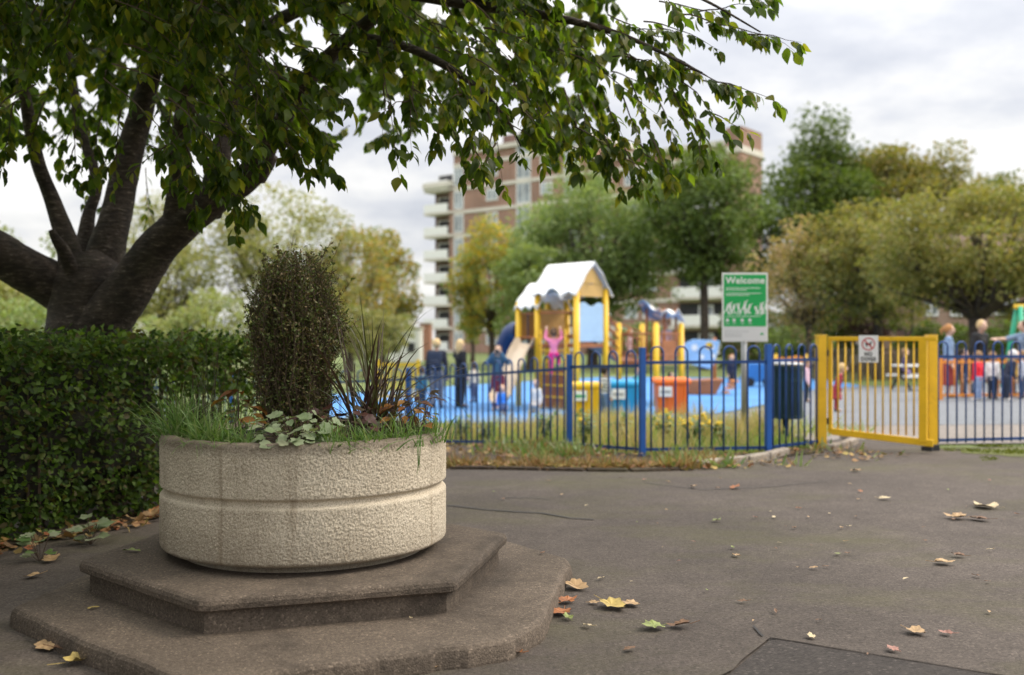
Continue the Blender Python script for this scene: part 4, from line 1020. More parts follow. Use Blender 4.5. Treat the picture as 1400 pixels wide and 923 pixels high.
litter('verge_litter','brown fallen leaves caught along the verge and kerb',520,vb,(.03,.075),MT['litter'])
# small nettle like plant at the hedge foot
def low_plant(label,px,py,n,sz,mat):
    p=on_ground(px,py); t=thing('seedling',label,'plant',(p.x,p.y,0)); P=[];A=[];N=[];Z=[];st=MB()
    for i in range(n):
        a=random.uniform(0,2*PI); q=p+Vector((math.cos(a)*.05,math.sin(a)*.05,random.uniform(.03,.16))); st.tube([p,q],.002,4); P.append(q);A.append((math.cos(a),math.sin(a),.1));N.append((0,-.4,1));Z.append(sz*random.uniform(.7,1.2))
    build('stems',st,MT['stem'],t); leaf_obj('leaves',P,A,N,Z,T_LOBE,mat,t)
low_plant('small yellow green lobed seedling at the foot of the hedge',124,745,14,.085,MT['sage_leaf'])
low_plant('dark ivy like seedling left of the yellow green one under the hedge',55,768,12,.07,MT['weed_leaf'])
# ---------------------------------------------------------------- people
SKIN={}
def skin(c):
    if c not in SKIN: SKIN[c]=M('skin',c,.5,.05,12)
    return SKIN[c]
CL={}
def cloth(c,stripe=None):
    k=(c,stripe)
    if k not in CL:
        m=M('fabric',c,.85,.14,9)
        if stripe:
            nt_=m.node_tree; p=nt_.nodes['Principled BSDF']; s=nt_.nodes.new('ShaderNodeSeparateXYZ'); t=nt_.nodes.new('ShaderNodeTexCoord'); nt_.links.new(t.outputs['Object'],s.inputs[0])
            f=mth2(nt_,'FRACT',mth2(nt_,'MULTIPLY',s.outputs[2],1/.065),0); nt_.links.new(ramp(nt_,[(.5,c),(.55,stripe)],f),p.inputs['Base Color'])
        CL[k]=m
    return CL[k]
PALE=(.62,.40,.30)
def remesh(name,mb,mat,parent,vox,sm=4):
    me=bpy.data.meshes.new(name); me.from_pydata(mb.v,[],mb.f); o=bpy.data.objects.new(name,me); COL.objects.link(o)
    r=o.modifiers.new('r','REMESH'); r.mode='VOXEL'; r.voxel_size=vox; s=o.modifiers.new('s','SMOOTH'); s.iterations=sm; s.factor=.5
    bpy.context.view_layer.update(); m2=bpy.data.meshes.new_from_object(o.evaluated_get(bpy.context.evaluated_depsgraph_get())); bpy.data.objects.remove(o)
    m2.name=name; m2.materials.clear(); return mesh_obj(name,m2,mat,parent,True)
def person(label,x,y,h,face,top,bottom,hair,hstyle='short',z=None,child=False,coat=0,dress=False,pose=None,shoes=(.03,.03,.035),group=None,stripe=None,sleeve=True,skinc=PALE,face_seen=False,drop=0,lean=(0,0),extra=None,btype='trousers'):
    pose=pose or {}; z=ground_z(x,y)+.025 if z is None else z
    t=thing('person',label,'person',(x,y,z),group); t.rotation_euler=(0,0,0)
    # joints, in units of the standing height; the figure faces -Y before it is turned
    hr=.066 if not child else .088; nk=.835 if not child else .785; sh=.80 if not child else .745; hp=.505 if not child else .45; sw=.105 if not child else .098
    D=drop; lx,ly=lean
    J={'pelvis':(0,.0,hp+.02-D),'waist':(lx*.3,ly*.3,hp+.10-D),'chest':(lx*.7,ly*.7,sh-.075-D),'neck':(lx,ly,nk-D),'head':(lx*1.15,ly*1.25-.012,(.930 if not child else .905)-D)}
    for s,n in ((1,'l'),(-1,'r')):
        J['sh_'+n]=(s*sw+lx*.9,ly*.9,sh-D); J['el_'+n]=(s*(sw+.03)+lx*.6,ly*.6+.012,sh-.18-D); J['wr_'+n]=(s*(sw+.035)+lx*.5,ly*.6-.03,sh-.325-D)
        J['hi_'+n]=(s*.048,0,hp-D); J['kn_'+n]=(s*.055,-.008-.6*D,hp*.54-.35*D); J['an_'+n]=(s*.058,.012,.042); J['to_'+n]=(s*.066,-.085,.022)
    J.update(pose)
    R=Matrix.Rotation(face,3,'Z'); q=lambda k: R@(Vector(J[k])*h) if isinstance(k,str) else R@(Vector(k)*h)
    b=MB()
    def T(a,c,r0,r1,mbx=b,n=10,e=0):
        A=q(a);B=q(c); mbx.tube([A,A.lerp(B,.5),B],[(r0+e)*h,((r0+r1)/2*1.04+e)*h,(r1+e)*h],n); mbx.ell(A,(r0+e)*h,10,6); mbx.ell(B,(r1+e)*h,10,6)
    def torso(mbx,e,low='pelvis'):
        for k,rx,ry in (('pelvis',.082,.062),('waist',.073,.055),('chest',.092,.064)): mbx.ell(q(k),((rx+e)*h,(ry+e)*h,(.075+e)*h),14,9,R)
        T('pelvis','waist',.062,.058,mbx,12,e); T('waist','chest',.058,.064,mbx,12,e); T('sh_l','sh_r',.036,.036,mbx,10,e); T('chest','sh_l',.05,.036,mbx,10,e); T('chest','sh_r',.05,.036,mbx,10,e)
    torso(b,0); T('chest','neck',.05,.031); T('neck','head',.030,.034)
    H=q('head'); b.ell(H,(hr*.80*h,hr*.95*h,hr*1.18*h),16,11,R); b.ell(H+R@Vector((0,-.35*hr,-.55*hr))*h,(hr*.52*h,hr*.5*h,hr*.5*h),10,7,R)
    b.ell(H+R@Vector((0,-hr*.98,-.15*hr))*h,(hr*.16*h,hr*.24*h,hr*.25*h),8,6,R)
    for s in(1,-1): b.ell(H+R@Vector((s*hr*.82,.1*hr,-.1*hr))*h,(hr*.12*h,hr*.2*h,hr*.27*h),8,6,R)
    for n,s in(('l',1),('r',-1)):
        T('sh_'+n,'el_'+n,.033,.026); T('el_'+n,'wr_'+n,.026,.018)
        e=Vector(J['el_'+n]);w_=Vector(J['wr_'+n]); d=(w_-e).normalized(); sd=d.cross(Vector((0,1,.3))).normalized(); pm=w_+d*.035
        b.tube([q(tuple(w_)),q(tuple(pm)),q(tuple(w_+d*.058))],[.017*h,.021*h,.019*h],8); b.ell(q(tuple(w_+d*.05)),.019*h,8,6)
        for f,(o,l) in enumerate(((-.016,.042),(-.005,.05),(.006,.047),(.016,.036))):
            a=w_+d*.05+sd*o; c=a+d*l*.6; c2=c+d*l*.4+Vector((0,-.012,0)); b.tube([q(tuple(a)),q(tuple(c)),q(tuple(c2))],[.0075*h,.007*h,.0055*h],6)
        a=w_+d*.02-sd*.015; c=a-sd*.022+d*.03; b.tube([q(tuple(a)),q(tuple(c)),q(tuple(c+d*.018))],[.009*h,.008*h,.006*h],6)
        T('hi_'+n,'kn_'+n,.056,.038); T('kn_'+n,'an_'+n,.037,.023); T('an_'+n,'to_'+n,.025,.02)
    remesh('body',b,skin(skinc),t,max(.009,.0085*h))
    # clothes
    m=MB(); torso(m,.010)
    for n in('l','r'):
        T('sh_'+n,'el_'+n,.033,.028,m,10,.010)
        if sleeve: T('el_'+n,tuple(Vector(J['el_'+n]).lerp(Vector(J['wr_'+n]),.93)),.028,.021,m,10,.008)
    if coat or dress:
        L=coat or .22; P0=Vector(J['pelvis']); 
        cen=[(.082,.066,.06),(.095,.078,-.03),(.108 if not dress else .14,.09 if not dress else .13,-L)]
        m.rings([[q((P0.x+rx*math.cos(2*PI*i/20),P0.y+ry*math.sin(2*PI*i/20),P0.z+zz)) for i in range(20)] for rx,ry,zz in cen[::-1]])
    remesh('dress' if dress else 'coat' if coat else 'top',m,cloth(top,stripe),t,.012)
    m=MB()
    if btype=='skirt':
        P0=Vector(J['pelvis']); m.rings([[q((P0.x+rx*math.cos(2*PI*i/22),P0.y+ry*math.sin(2*PI*i/22),P0.z+zz)) for i in range(22)] for rx,ry,zz in ((.13,.12,-.36),(.105,.085,-.1),(.08,.062,.06))])
        remesh('skirt',m,cloth(bottom),t,.012); m=MB()
    if btype in('trousers','tights'):
        e=.010 if btype=='trousers' else .004
        m.ell(q('pelvis'),((.084+e)*h,(.066+e)*h,.06*h),14,9,R)
        for n in('l','r'):
            T('hi_'+n,'kn_'+n,.056,.040,m,10,e); T('kn_'+n,tuple(Vector(J['kn_'+n]).lerp(Vector(J['an_'+n]),.94)),.039,.028,m,10,e)
        remesh('trousers' if btype=='trousers' else 'leggings',m,cloth(bottom),t,.012)
    for n in('l','r'):
        m=MB(); A=Vector(J['an_'+n]);B=Vector(J['to_'+n]); d=(B-A); d.z*=.2
        if d.length>1e-4: d.normalize()
        M3=Matrix.Rotation(face,3,'Z')
        m.ell(q(tuple(A+d*.035+Vector((0,0,-.018)))),(.032*h,.062*h,.024*h),12,8,M3); m.ell(q(tuple(A+Vector((0,.0,-.004)))),(.030*h,.036*h,.034*h),10,7,M3); m.ell(q(tuple(A+d*.075+Vector((0,0,-.020)))),(.030*h,.034*h,.020*h),10,7,M3)
        remesh('shoe',m,cloth(shoes),t,.008,2)
    m=MB(); m.ell(H+R@Vector((0,.22*hr,.20*hr))*h,(hr*.95*h,hr*.98*h,hr*1.10*h),14,10,R)
    if hstyle=='long': 
        m.tube([H+R@Vector((0,.35*hr,.1*hr))*h,H+R@Vector((0,.55*hr,-1.0*hr))*h,H+R@Vector((0,.75*hr,-2.1*hr))*h],[hr*.9*h,hr*.85*h,hr*.45*h],12)
    if hstyle=='pony':
        m.ell(H+R@Vector((0,1.15*hr,.45*hr))*h,hr*.32*h,8,6); m.tube([H+R@Vector((0,1.2*hr,.45*hr))*h,H+R@Vector((0,1.65*hr,-.1*hr))*h,H+R@Vector((0,1.5*hr,-1.1*hr))*h],[hr*.3*h,hr*.36*h,hr*.12*h],9)
    if hstyle=='bun': m.ell(H+R@Vector((0,1.0*hr,.75*hr))*h,hr*.45*h,10,7)
    remesh('hair',m,cloth(hair),t,.012,3)
    if face_seen:
        for s in(1,-1):
            m=MB(); m.ell(H+R@Vector((s*.34*hr,-.86*hr,.08*hr))*h,(hr*.13*h,hr*.08*h,hr*.09*h),8,6,R); build_local('eye',m,MT['black'],t)
        m=MB(); m.ell(H+R@Vector((0,-.83*hr,-.55*hr))*h,(hr*.26*h,hr*.1*h,hr*.07*h),8,6,R); build_local('mouth',m,MT['red'],t)
    if extra: extra(t,q,R,h,J)
    return t
def build_local(name,mb,mat,parent,smooth=True):
    me=bpy.data.meshes.new(name); me.from_pydata(mb.v,[],mb.f); me.update(); return mesh_obj(name,me,mat,parent,smooth)
def carry(label,name,cat,mb,mat,t):      # something a person wears or holds is a thing of its own
    me=bpy.data.meshes.new(name); me.from_pydata(mb.v,[],mb.f); o=mesh_obj(name,me,mat,None,True); o.location=t.location; return tag(o,label,cat)
BLOND=(.62,.44,.22); BROWN=(.10,.055,.03); DARK=(.025,.018,.015); GINGER=(.42,.20,.07); LBROWN=(.28,.17,.09)
rad=math.radians
def backpack(t,q,R,h,J):
    m=MB(); c=q('chest')+R@Vector((0,.115,-.03))*h; m.box(c,(.19*h,.10*h,.25*h),0,R); m.box(c+R@Vector((0,.06,-.045))*h,(.14*h,.04*h,.11*h),0,R)
    o=carry('dark navy backpack on the back of the blond grown-up','backpack','backpack',m,cloth((.02,.03,.06)),t); b=o.modifiers.new('b','BEVEL'); b.width=.03; b.segments=3
person('blond grown-up in a dark jacket and grey jeans with back turned, wearing a backpack',gx(597,24.5),24.5,1.68,rad(175),(.022,.024,.04),(.20,.20,.23),BLOND,'short',extra=backpack)
person('blond grown-up in a long black coat, one hand raised to the head',gx(629,24.6),24.6,1.66,rad(125),(.012,.012,.015),(.02,.02,.025),BLOND,'long',coat=.20,pose={'el_l':(.19,-.03,.76),'wr_l':(.13,-.06,.90)})
def camera_prop(t,q,R,h,J):
    m=MB(); c=q('head')+R@Vector((0,-.105,-.005))*h; m.box(c,(.085*h,.035*h,.06*h),0,R); d=R@Vector((0,-1,0)); m.tube([c,c+d*.06*h],.022*h,12); carry('black camera held up to the face of the photographer','camera','camera',m,MT['black'],t)
person('photographer in a blue denim jacket and white shirt with a camera at the face',gx(681,23.6),23.6,1.52,rad(-5),(.05,.12,.20),(.13,.02,.05),LBROWN,'long',extra=camera_prop,pose={'el_l':(.17,-.06,.74),'wr_l':(.05,-.11,.895),'el_r':(-.17,-.06,.74),'wr_r':(-.05,-.11,.895)})
person('toddler in a bright blue coat crouching by the photographer',gx(686,22.3),22.3,.80,rad(20),(.03,.18,.62),(.03,.06,.16),GINGER,child=True,drop=.17,face_seen=True)
person('child in a teal coat and dark trousers beside the backpack wearer',gx(577,24.0),24.0,1.02,rad(150),(.04,.16,.24),(.02,.03,.05),BROWN,child=True)
person('child in a pink top and magenta trousers climbing the play tower, seen from behind',gx(757,23.62),23.62,1.14,rad(178),(.82,.24,.42),(.72,.02,.22),BROWN,'pony',z=.38,child=True,shoes=(.7,.3,.4),
   pose={'el_l':(.17,-.08,.80),'wr_l':(.15,-.13,.96),'el_r':(-.17,-.08,.80),'wr_r':(-.15,-.13,.96),'kn_r':(-.10,-.17,.40),'an_r':(-.10,-.06,.25),'to_r':(-.10,-.14,.22)})
person('child in a white top sitting near the foot of the slide',gx(733,22.9),22.9,.95,rad(-30),(.72,.68,.64),(.45,.42,.40),BROWN,child=True,drop=.2,face_seen=True)
person('child in a striped top and blue jeans standing between the yellow and blue bins',gx(827,19.4),19.4,1.06,rad(120),(.75,.76,.76),(.12,.20,.38),DARK,'short',child=True,stripe=(.05,.06,.08))
person('child in a pale pink top on the sloping bridge of the play unit',gx(861,26.6),26.6,1.0,rad(60),(.72,.55,.55),(.40,.35,.45),GINGER,child=True,z=.52,face_seen=True)
person('child in a lavender top on the low deck of the play unit',gx(911,26.2),26.2,1.0,rad(-20),(.45,.42,.60),(.15,.10,.10),BROWN,child=True,z=.72,face_seen=True)
person('child in pale clothes crouching under the low deck',gx(917,26.8),26.8,.95,rad(30),(.70,.52,.45),(.40,.30,.28),DARK,child=True,drop=.18,face_seen=True)
person('child in navy coat and dark trousers standing alone on the blue surface',gx(1000,33.6),33.6,1.14,rad(20),(.015,.02,.05),(.02,.02,.035),GINGER,child=True,shoes=(.6,.3,.35),face_seen=True)
person('child in a pink striped top and dark leggings behind the litter bin',gx(1103,23.4),23.4,1.02,rad(80),(.80,.40,.50),(.02,.03,.04),LBROWN,child=True,stripe=(.75,.65,.7),btype='tights')
person('little child in a red patterned dress stooping just behind the gate',gx(1143,17.9),17.9,.86,rad(75),(.42,.03,.05),(.30,.03,.05),BLOND,child=True,dress=True,lean=(0,-.10),stripe=(.16,.03,.04),btype='tights')
person('child in a purple and navy top sitting on the bench beyond the gate',gx(1237,28.6),28.6,1.05,rad(70),(.08,.06,.14),(.30,.22,.42),LBROWN,child=True,drop=.18,z=ground_z(15,28)+.16)
person('grown-up with a ginger ponytail, pale blue jacket and dark red skirt',gx(1297,22.0),22.0,1.60,rad(70),(.22,.33,.52),(.26,.04,.04),GINGER,'pony',btype='skirt')
person('blond grown-up in a black jacket leaning towards the children',gx(1336,22.3),22.3,1.68,rad(30),(.02,.02,.022),(.03,.03,.04),BLOND,'short',lean=(0,-.05))
person('grown-up in a grey blue vest at the edge, reaching an arm out',gx(1400,21.8),21.8,1.64,rad(-90),(.20,.28,.40),(.05,.06,.10),BROWN,'short',sleeve=False,pose={'el_r':(-.15,-.15,.76),'wr_r':(-.13,-.29,.76)})
person('child with dark hair and a navy top inside the orange fence, between the two grown-ups',gx(1317,21.9),21.9,1.05,rad(40),(.02,.03,.07),(.10,.10,.12),DARK,child=True)
person('child in a mustard top inside the orange fence below the outstretched arm',gx(1383,21.8),21.8,1.0,rad(-60),(.55,.36,.06),(.05,.05,.08),BROWN,child=True)
person('child in a cream coat standing behind the grown-up in the long black coat',gx(648,26.5),26.5,1.08,rad(-140),(.62,.58,.50),(.08,.10,.18),BROWN,child=True)
person('child in a turquoise top under the sloping bridge',gx(872,24.6),24.6,.98,rad(35),(.05,.36,.40),(.05,.06,.12),BROWN,child=True,face_seen=True)
person('small child in a bright red jacket and pale blue jeans before the orange fence',gx(1337,20.3),20.3,1.0,rad(-150),(.75,.02,.04),(.25,.33,.52),LBROWN,child=True,shoes=(.7,.7,.7))
person('child in a white top and dark trousers beside the red jacketed child',gx(1357,20.6),20.6,.98,rad(130),(.75,.74,.74),(.02,.03,.06),LBROWN,child=True)
person('child in a dark navy coat with a white hat stooping before the orange fence',gx(1375,20.2),20.2,1.02,rad(100),(.015,.02,.045),(.02,.03,.06),(.72,.70,.70),child=True,lean=(0,-.14),shoes=(.7,.7,.7))
person('child in a pale grey coat at the far right of the orange fence',gx(1397,20.9),20.9,1.0,rad(-110),(.42,.46,.55),(.05,.08,.16),LBROWN,child=True)

# ---------------------------------------------------------------- play tower
Fp=Vector((1.526,23.6)); Lp=Vector((.632,24.6)); Rp=Vector((2.29,24.4)); Bp=Lp+Rp-Fp; L2=Vector((.165,25.1)); B2=L2+(Rp-Fp)
G0=ground_z(1,24.5)+.02
tw_=thing('play_tower','yellow posted play tower with two white gabled roofs and a slide','play tower',(1.2,24.6,G0))
def v3(p,z): return Vector((p.x,p.y,z))
for p,top in ((Fp,2.45),(Lp,2.42),(Rp,2.45),(Bp,2.45),(L2,2.15),(B2,2.15)):
    mb=MB(); mb.tube([v3(p,G0-.3),v3(p,top)],.075,14); mb.ell(v3(p,top),(.075,.075,.05),14,6); build('post',mb,MT['yplay'],tw_,True)
def gable_roof(a,b,c,d,eave,ridge,ov,mat):       # a-b is the gable at one end, c-d the other; the ridge runs between the middles
    m1=(a+b)/2; m2=(c+d)/2; ax=(m1-m2).normalized(); cr=(a-b).normalized(); half=(a-b).length/2+ov
    n=18; g=[]
    l0=(m1-m2).length/2+ov; mid=(m1+m2)/2
    for i in range(n+1):
        s=-1+2*i/n; row=[]
        for j in range(13):
            t=-1+2*j/12; wv=.035*math.sin(j*PI*1.0)+.05*(math.cos(t*PI*3)) *(abs(s)**4)
            p=mid+ax*(t*(l0+.02*math.sin(s*PI*3.5)))+cr*(s*half); z=eave+(ridge-eave)*(1-abs(s)**1.15)-.03+wv-.03*(abs(s)>.85)*(abs(s)-.85)/.15
            row.append(Vector((p.x,p.y,z)))
        g.append(row)
    mb=MB(); mb.sheet(g[::-1],.035); return build('roof',mb,mat,tw_,True)
gable_roof(Fp,Rp,Lp,Bp,2.42,3.16,.13,MT['roofw'])
gable_roof(Lp,Bp,L2,B2,2.12,2.72,.10,MT['roofw'])
def wall_panel(name,a,b,z0,z1,mat,th=.03,inset_=.1,wave=0,parent=None):
    d=(b-a); L=d.length; d.normalize(); pts=[(inset_,z0),(L-inset_,z0)]
    n=10
    for i in range(n+1): 
        u=L-inset_-(L-2*inset_)*i/n; pts.append((u,z1+wave*math.sin(PI*i/n*3)))
    mb=MB(); nn=Vector((d.y,-d.x,0)); mb.slab(pts,v3(a,0)-nn*th/2,v3(d,0),(0,0,1),nn,th); return build(name,mb,mat,parent or tw_,False,.006)
wall_panel('gable_panel',Fp,Rp,2.28,2.62,MT['tan'],.03,.12,.05)
mb=MB(); mb.slab([(.15,2.60),(.955,2.60),(.55,3.02)],v3(Fp,0),v3((Rp-Fp).normalized(),0),(0,0,1),v3(Vector((.72,-.69)),0),.03); build('gable_infill',mb,MT['tan'],tw_)
wall_panel('pale_blue_panel',Fp,Rp,1.20,2.10,MT['pblue'],.03,.10,.05)
wall_panel('tan_panel',Bp,Lp,1.25,2.0,MT['tan'],.03,.1)
wall_panel('tan_panel',L2,B2,1.25,1.9,MT['tan'],.03,.1)
wall_panel('brown_panel',Lp,Fp,G0+.02,.52,MT['brown'],.04,.05)
wall_panel('navy_panel',Lp,L2,1.15,1.95,MT['nblue'],.03,.35)
mb=MB()
def poly_floor(ps,z,th): mb.prism([(p.x,p.y) for p in ps],z-th,z)
poly_floor([Fp,Rp,Bp,Lp],1.15,.09); poly_floor([Lp+(Bp-Lp)*.01,Bp,B2,L2],1.13,.09); build('deck',mb,MT['brown'],tw_)
for (a,b,zz) in ((Lp,Fp,(1.35,1.9)),(Bp,Rp,(1.3,1.6,1.9)),(L2,Lp,(1.3,1.9)),(B2,Bp,(1.3,1.9))):
    mb=MB()
    for z in zz: mb.tube([v3(a,z),v3(b,z)],.025,8)
    for k in range(1,6):
        p=a.lerp(b,k/6)
        if a is Bp or a is B2: mb.tube([v3(p,zz[0]),v3(p,zz[-1])],.014,6)
    build('guard_rail',mb,MT['brown'],tw_,True)
# climbing net frame under the pink climber
mb=MB()
for k in range(5):
    z=G0+.3+k*.28; a=Lp.lerp(Fp,.22)+Vector((-.12,-.12)); b=Lp.lerp(Fp,.85)+Vector((-.12,-.12)); mb.tube([v3(a,z),v3(b,z)],.018,7)
for f in (.22,.85):
    a=Lp.lerp(Fp,f)+Vector((-.12,-.12)); mb.tube([v3(a,G0-.1),v3(a,1.5)],.02,7)
build('climbing_bars',mb,MT['yplay'],tw_,True)
# arched dormer over the climbing side
mb=MB(); c=Lp.lerp(Fp,.55); d=(Fp-Lp).normalized(); nn=Vector((d.y,-d.x)); nn=-nn if nn.y>0 else nn
g=[]
for i in range(13):
    a=PI*i/12; r=[]
    for j in range(4):
        p=c+d*(-.26*math.cos(a))+nn*(.22-.15*j); r.append(Vector((p.x,p.y,2.24+.26*math.sin(a))))
    g.append(r)
mb.sheet(g,.03); build('dormer_arch',mb,MT['roofw'],tw_,True)
# slide
def trough(name,pts,wd,rim,mat,parent):
    mb=MB(); g=[]
    for i,p in enumerate(pts):
        p=Vector(p); dd=Vector(pts[min(i+1,len(pts)-1)])-Vector(pts[max(i-1,0)]); s=dd.cross(Vector((0,0,1))).normalized()
        g.append([p+s*wd*u+Vector((0,0,zz)) for u,zz in ((-.5,rim),(-.44,rim*.9),(-.36,.02),(0,0),(.36,.02),(.44,rim*.9),(.5,rim))])
    mb.sheet(g,.03); return build(name,mb,mat,parent,True)
trough('slide',[(.40,24.75,1.14),(.30,24.55,1.12),(.15,24.25,.85),(-.02,23.9,.45),(-.15,23.6,.08),(-.24,23.35,-.14),(-.32,23.1,-.20)],.52,.17,MT['sand'],tw_)
mb=MB(); mb.tube([(-.2,23.3,-.5),(-.2,23.3,-.18)],.05,8); build('slide_leg',mb,MT['sand'],tw_,True)
mb=MB(); mb.tube(smooth_path([(.20,25.6,1.45),(.02,25.75,1.40),(-.14,25.9,1.1),(-.24,26.0,.6),(-.32,26.1,.0),(-.36,26.1,-.2)],4),.27,18,False); build('tube_slide',mb,MT['nblue'],tw_,True)

# low climbing unit linked by a sloping bridge
G1=ground_z(3.4,26)+.02
cu_=thing('climbing_unit','low yellow posted climbing unit with brown rails and a blue shade sail','climbing frame',(3.4,26,G1))
PP={'a':Vector((gx(846,25.4),25.4)),'b':Vector((gx(878,26.9),26.9)),'c':Vector((gx(897,25.0),25.0)),'d':Vector((gx(931,26.0),26.0))}
for k,p in PP.items():
    mb=MB(); mb.tube([v3(p,G1-.3),v3(p,1.62)],.075,14); mb.ell(v3(p,1.62),(.075,.075,.06),14,6); build('post',mb,MT['yplay'],cu_,True)
mb=MB(); poly_floor([PP['c'],PP['d'],PP['b'],PP['a']],.70,.09); build('deck',mb,MT['brown'],cu_)
for a,b in (('a','c'),('c','d'),('d','b')):
    mb=MB()
    for z in (.85,1.4): mb.tube([v3(PP[a],z),v3(PP[b],z)],.025,8)
    for k in range(1,8): p=PP[a].lerp(PP[b],k/8); mb.tube([v3(p,.85),v3(p,1.4)],.016,6)
    build('guard_rail',mb,MT['brown'],cu_,True)
wall_panel('brown_panel',PP['c'],PP['d'],.72,1.22,MT['brown'],.03,.3,0,cu_)
mb=MB()
for off in (0,):
    for z0,z1 in ((1.95,1.45),(1.65,1.25),(1.4,1.0),(1.18,.78)):
        mb.tube([v3(Rp,z0),v3(PP['a'],z1)],.024,8); mb.tube([v3(Bp+Vector((.5,.3)),z0),v3(PP['b'],z1)],.024,8)
mb.sheet([[v3(Rp,1.12),v3(Bp+Vector((.5,.3)),1.12)],[v3(PP['a'],.70),v3(PP['b'],.70)]],.06)
build('sloping_bridge',mb,MT['brown'],cu_,True)
for i,(px,Y) in enumerate(((884,26.0),(893,26.7),(908,25.8),(924,26.5))):
    mb=MB(); mb.tube([(gx(px,Y),Y,.6),(gx(px,Y),Y,2.05)],.035,8); build('canopy_pole',mb,MT['brown'],cu_,True)
def sail(name,A,B,C,D,sag,mat):
    g=[]
    for i in range(9):
        u=i/8; r=[]
        for j in range(9):
            v=j/8; p=(A.lerp(B,v)).lerp(D.lerp(C,v),u); p=p+Vector((0,0,-sag*math.sin(PI*u)*math.sin(PI*v)+.10*math.sin(PI*v*2)*(1-u))); r.append(p)
        g.append(r)
    mb=MB(); mb.sheet(g,.025); return build(name,mb,mat,cu_,True)
def petal_mat():
    m=M('patterned_blue_canopy',(.22,.36,.60),.5,.1,2); nt_=m.node_tree; p=nt_.nodes['Principled BSDF']; v=coords(nt_)
    n=ntex(nt_,v,2.2,1); nt_.links.new(ramp(nt_,[(.46,(.20,.34,.58)),(.54,(.78,.70,.62)),(.66,(.70,.45,.36))],n,'CONSTANT'),p.inputs['Base Color']); return m
sail('canopy',at(873,414,25.6),at(900,420,25.2),at(917,434,26.3),at(886,438,26.8),-.10,petal_mat())
sail('canopy',at(903,432,25.4),at(927,421,25.4),at(937,440,26.4),at(912,432,26.9),-.12,MT['white'])
# play boat
bo=thing('play_boat','play boat with pale blue spotted side panels and a red brown hull','play boat',(gx(962,30),30,ground_z(5.7,30)))
zb=ground_z(5.7,30)+.02; x0,x1=gx(936,30),gx(988,30)
mb=MB(); mb.slab([(x0+.15,zb),(x1-.2,zb),(x1+.05,zb+.48),(x0,zb+.42)],(0,30.0,0),(1,0,0),(0,0,1),(0,1,0),.9); build('hull',mb,MT['brown'],bo,False,.03)
mb=MB(); pts=[(x0,.55),(x0+.35,.45),(x0+.75,.35),(x1-.25,.55),(x1-.1,1.2),(x0+.25,1.25),(x0-.02,1.12)]; mb.slab(pts,(0,29.9,0),(1,0,0),(0,0,1),(0,1,0),.05); build('side_panel',mb,M('boat_blue',(.30,.50,.78),.45,.08,2),bo,False,.01)
for x,z,r,c in ((x0+.28,1.0,.10,'white'),(x0+.72,1.05,.11,'yplay'),(x0+.5,.72,.08,'white'),(x0+.85,.75,.07,'white'),(x1-.33,1.02,.07,'white')):
    mb=MB(); mb.slab(circ(x,z,r,18),(0,29.895,0),(1,0,0),(0,0,1),(0,1,0),.006); build('spot',mb,MT[c],bo)
mb=MB()
for i in range(4): mb.box((x1+.12+.09*i,30.2,zb+.08+.11*i),(.16,.6,.05))
build('steps',mb,MT['orange'],bo)
mb=MB()
for x in (x0+.05,x1-.12): mb.tube([(x,30.6,zb-.1),(x,30.6,1.3)],.05,8)
build('post',mb,MT['brown'],bo,True)
# small blue play car and an orange play panel beyond
xc,yc=gx(1037,35),35.0; zc2=ground_z(xc,yc)+.02
pc=thing('play_car','small blue wooden play car behind the sign pole','play car',(xc,yc,zc2))
mb=MB(); mb.slab([(-.5,.16),(.5,.16),(.5,.42),(.32,.48),(.2,.82),(-.28,.82),(-.4,.46),(-.5,.42)],(xc,yc,zc2),(1,0,0),(0,0,1),(0,1,0),.6); build('body',mb,M('play_car_blue',(.03,.18,.5),.45,.1,3),pc,False,.03)
for s in (-.3,.3):
    mb=MB(); mb.tube([(xc+s,yc-.05,zc2+.16),(xc+s,yc+.02,zc2+.16)],.16,16); build('wheel',mb,MT['tyre'],pc)
xo,yo=gx(1082,33),33.0; zo=ground_z(xo,yo)
op=thing('activity_board','low orange and yellow play panel behind the litter bin','activity board',(xo,yo,zo))
mb=MB(); mb.slab([(-.55,.75),(.55,.75),(.5,1.05),(.2,1.15),(-.2,1.08),(-.5,1.12)],(xo,yo,zo),(1,0,0),(0,0,1),(0,1,0),.05); build('board',mb,MT['orange'],op,False,.01)
for s in (-.5,.5):
    mb=MB(); mb.tube([(xo+s,yo+.06,zo-.1),(xo+s,yo+.06,zo+1.2)],.05,9); build('post',mb,MT['yplay'],op,True)

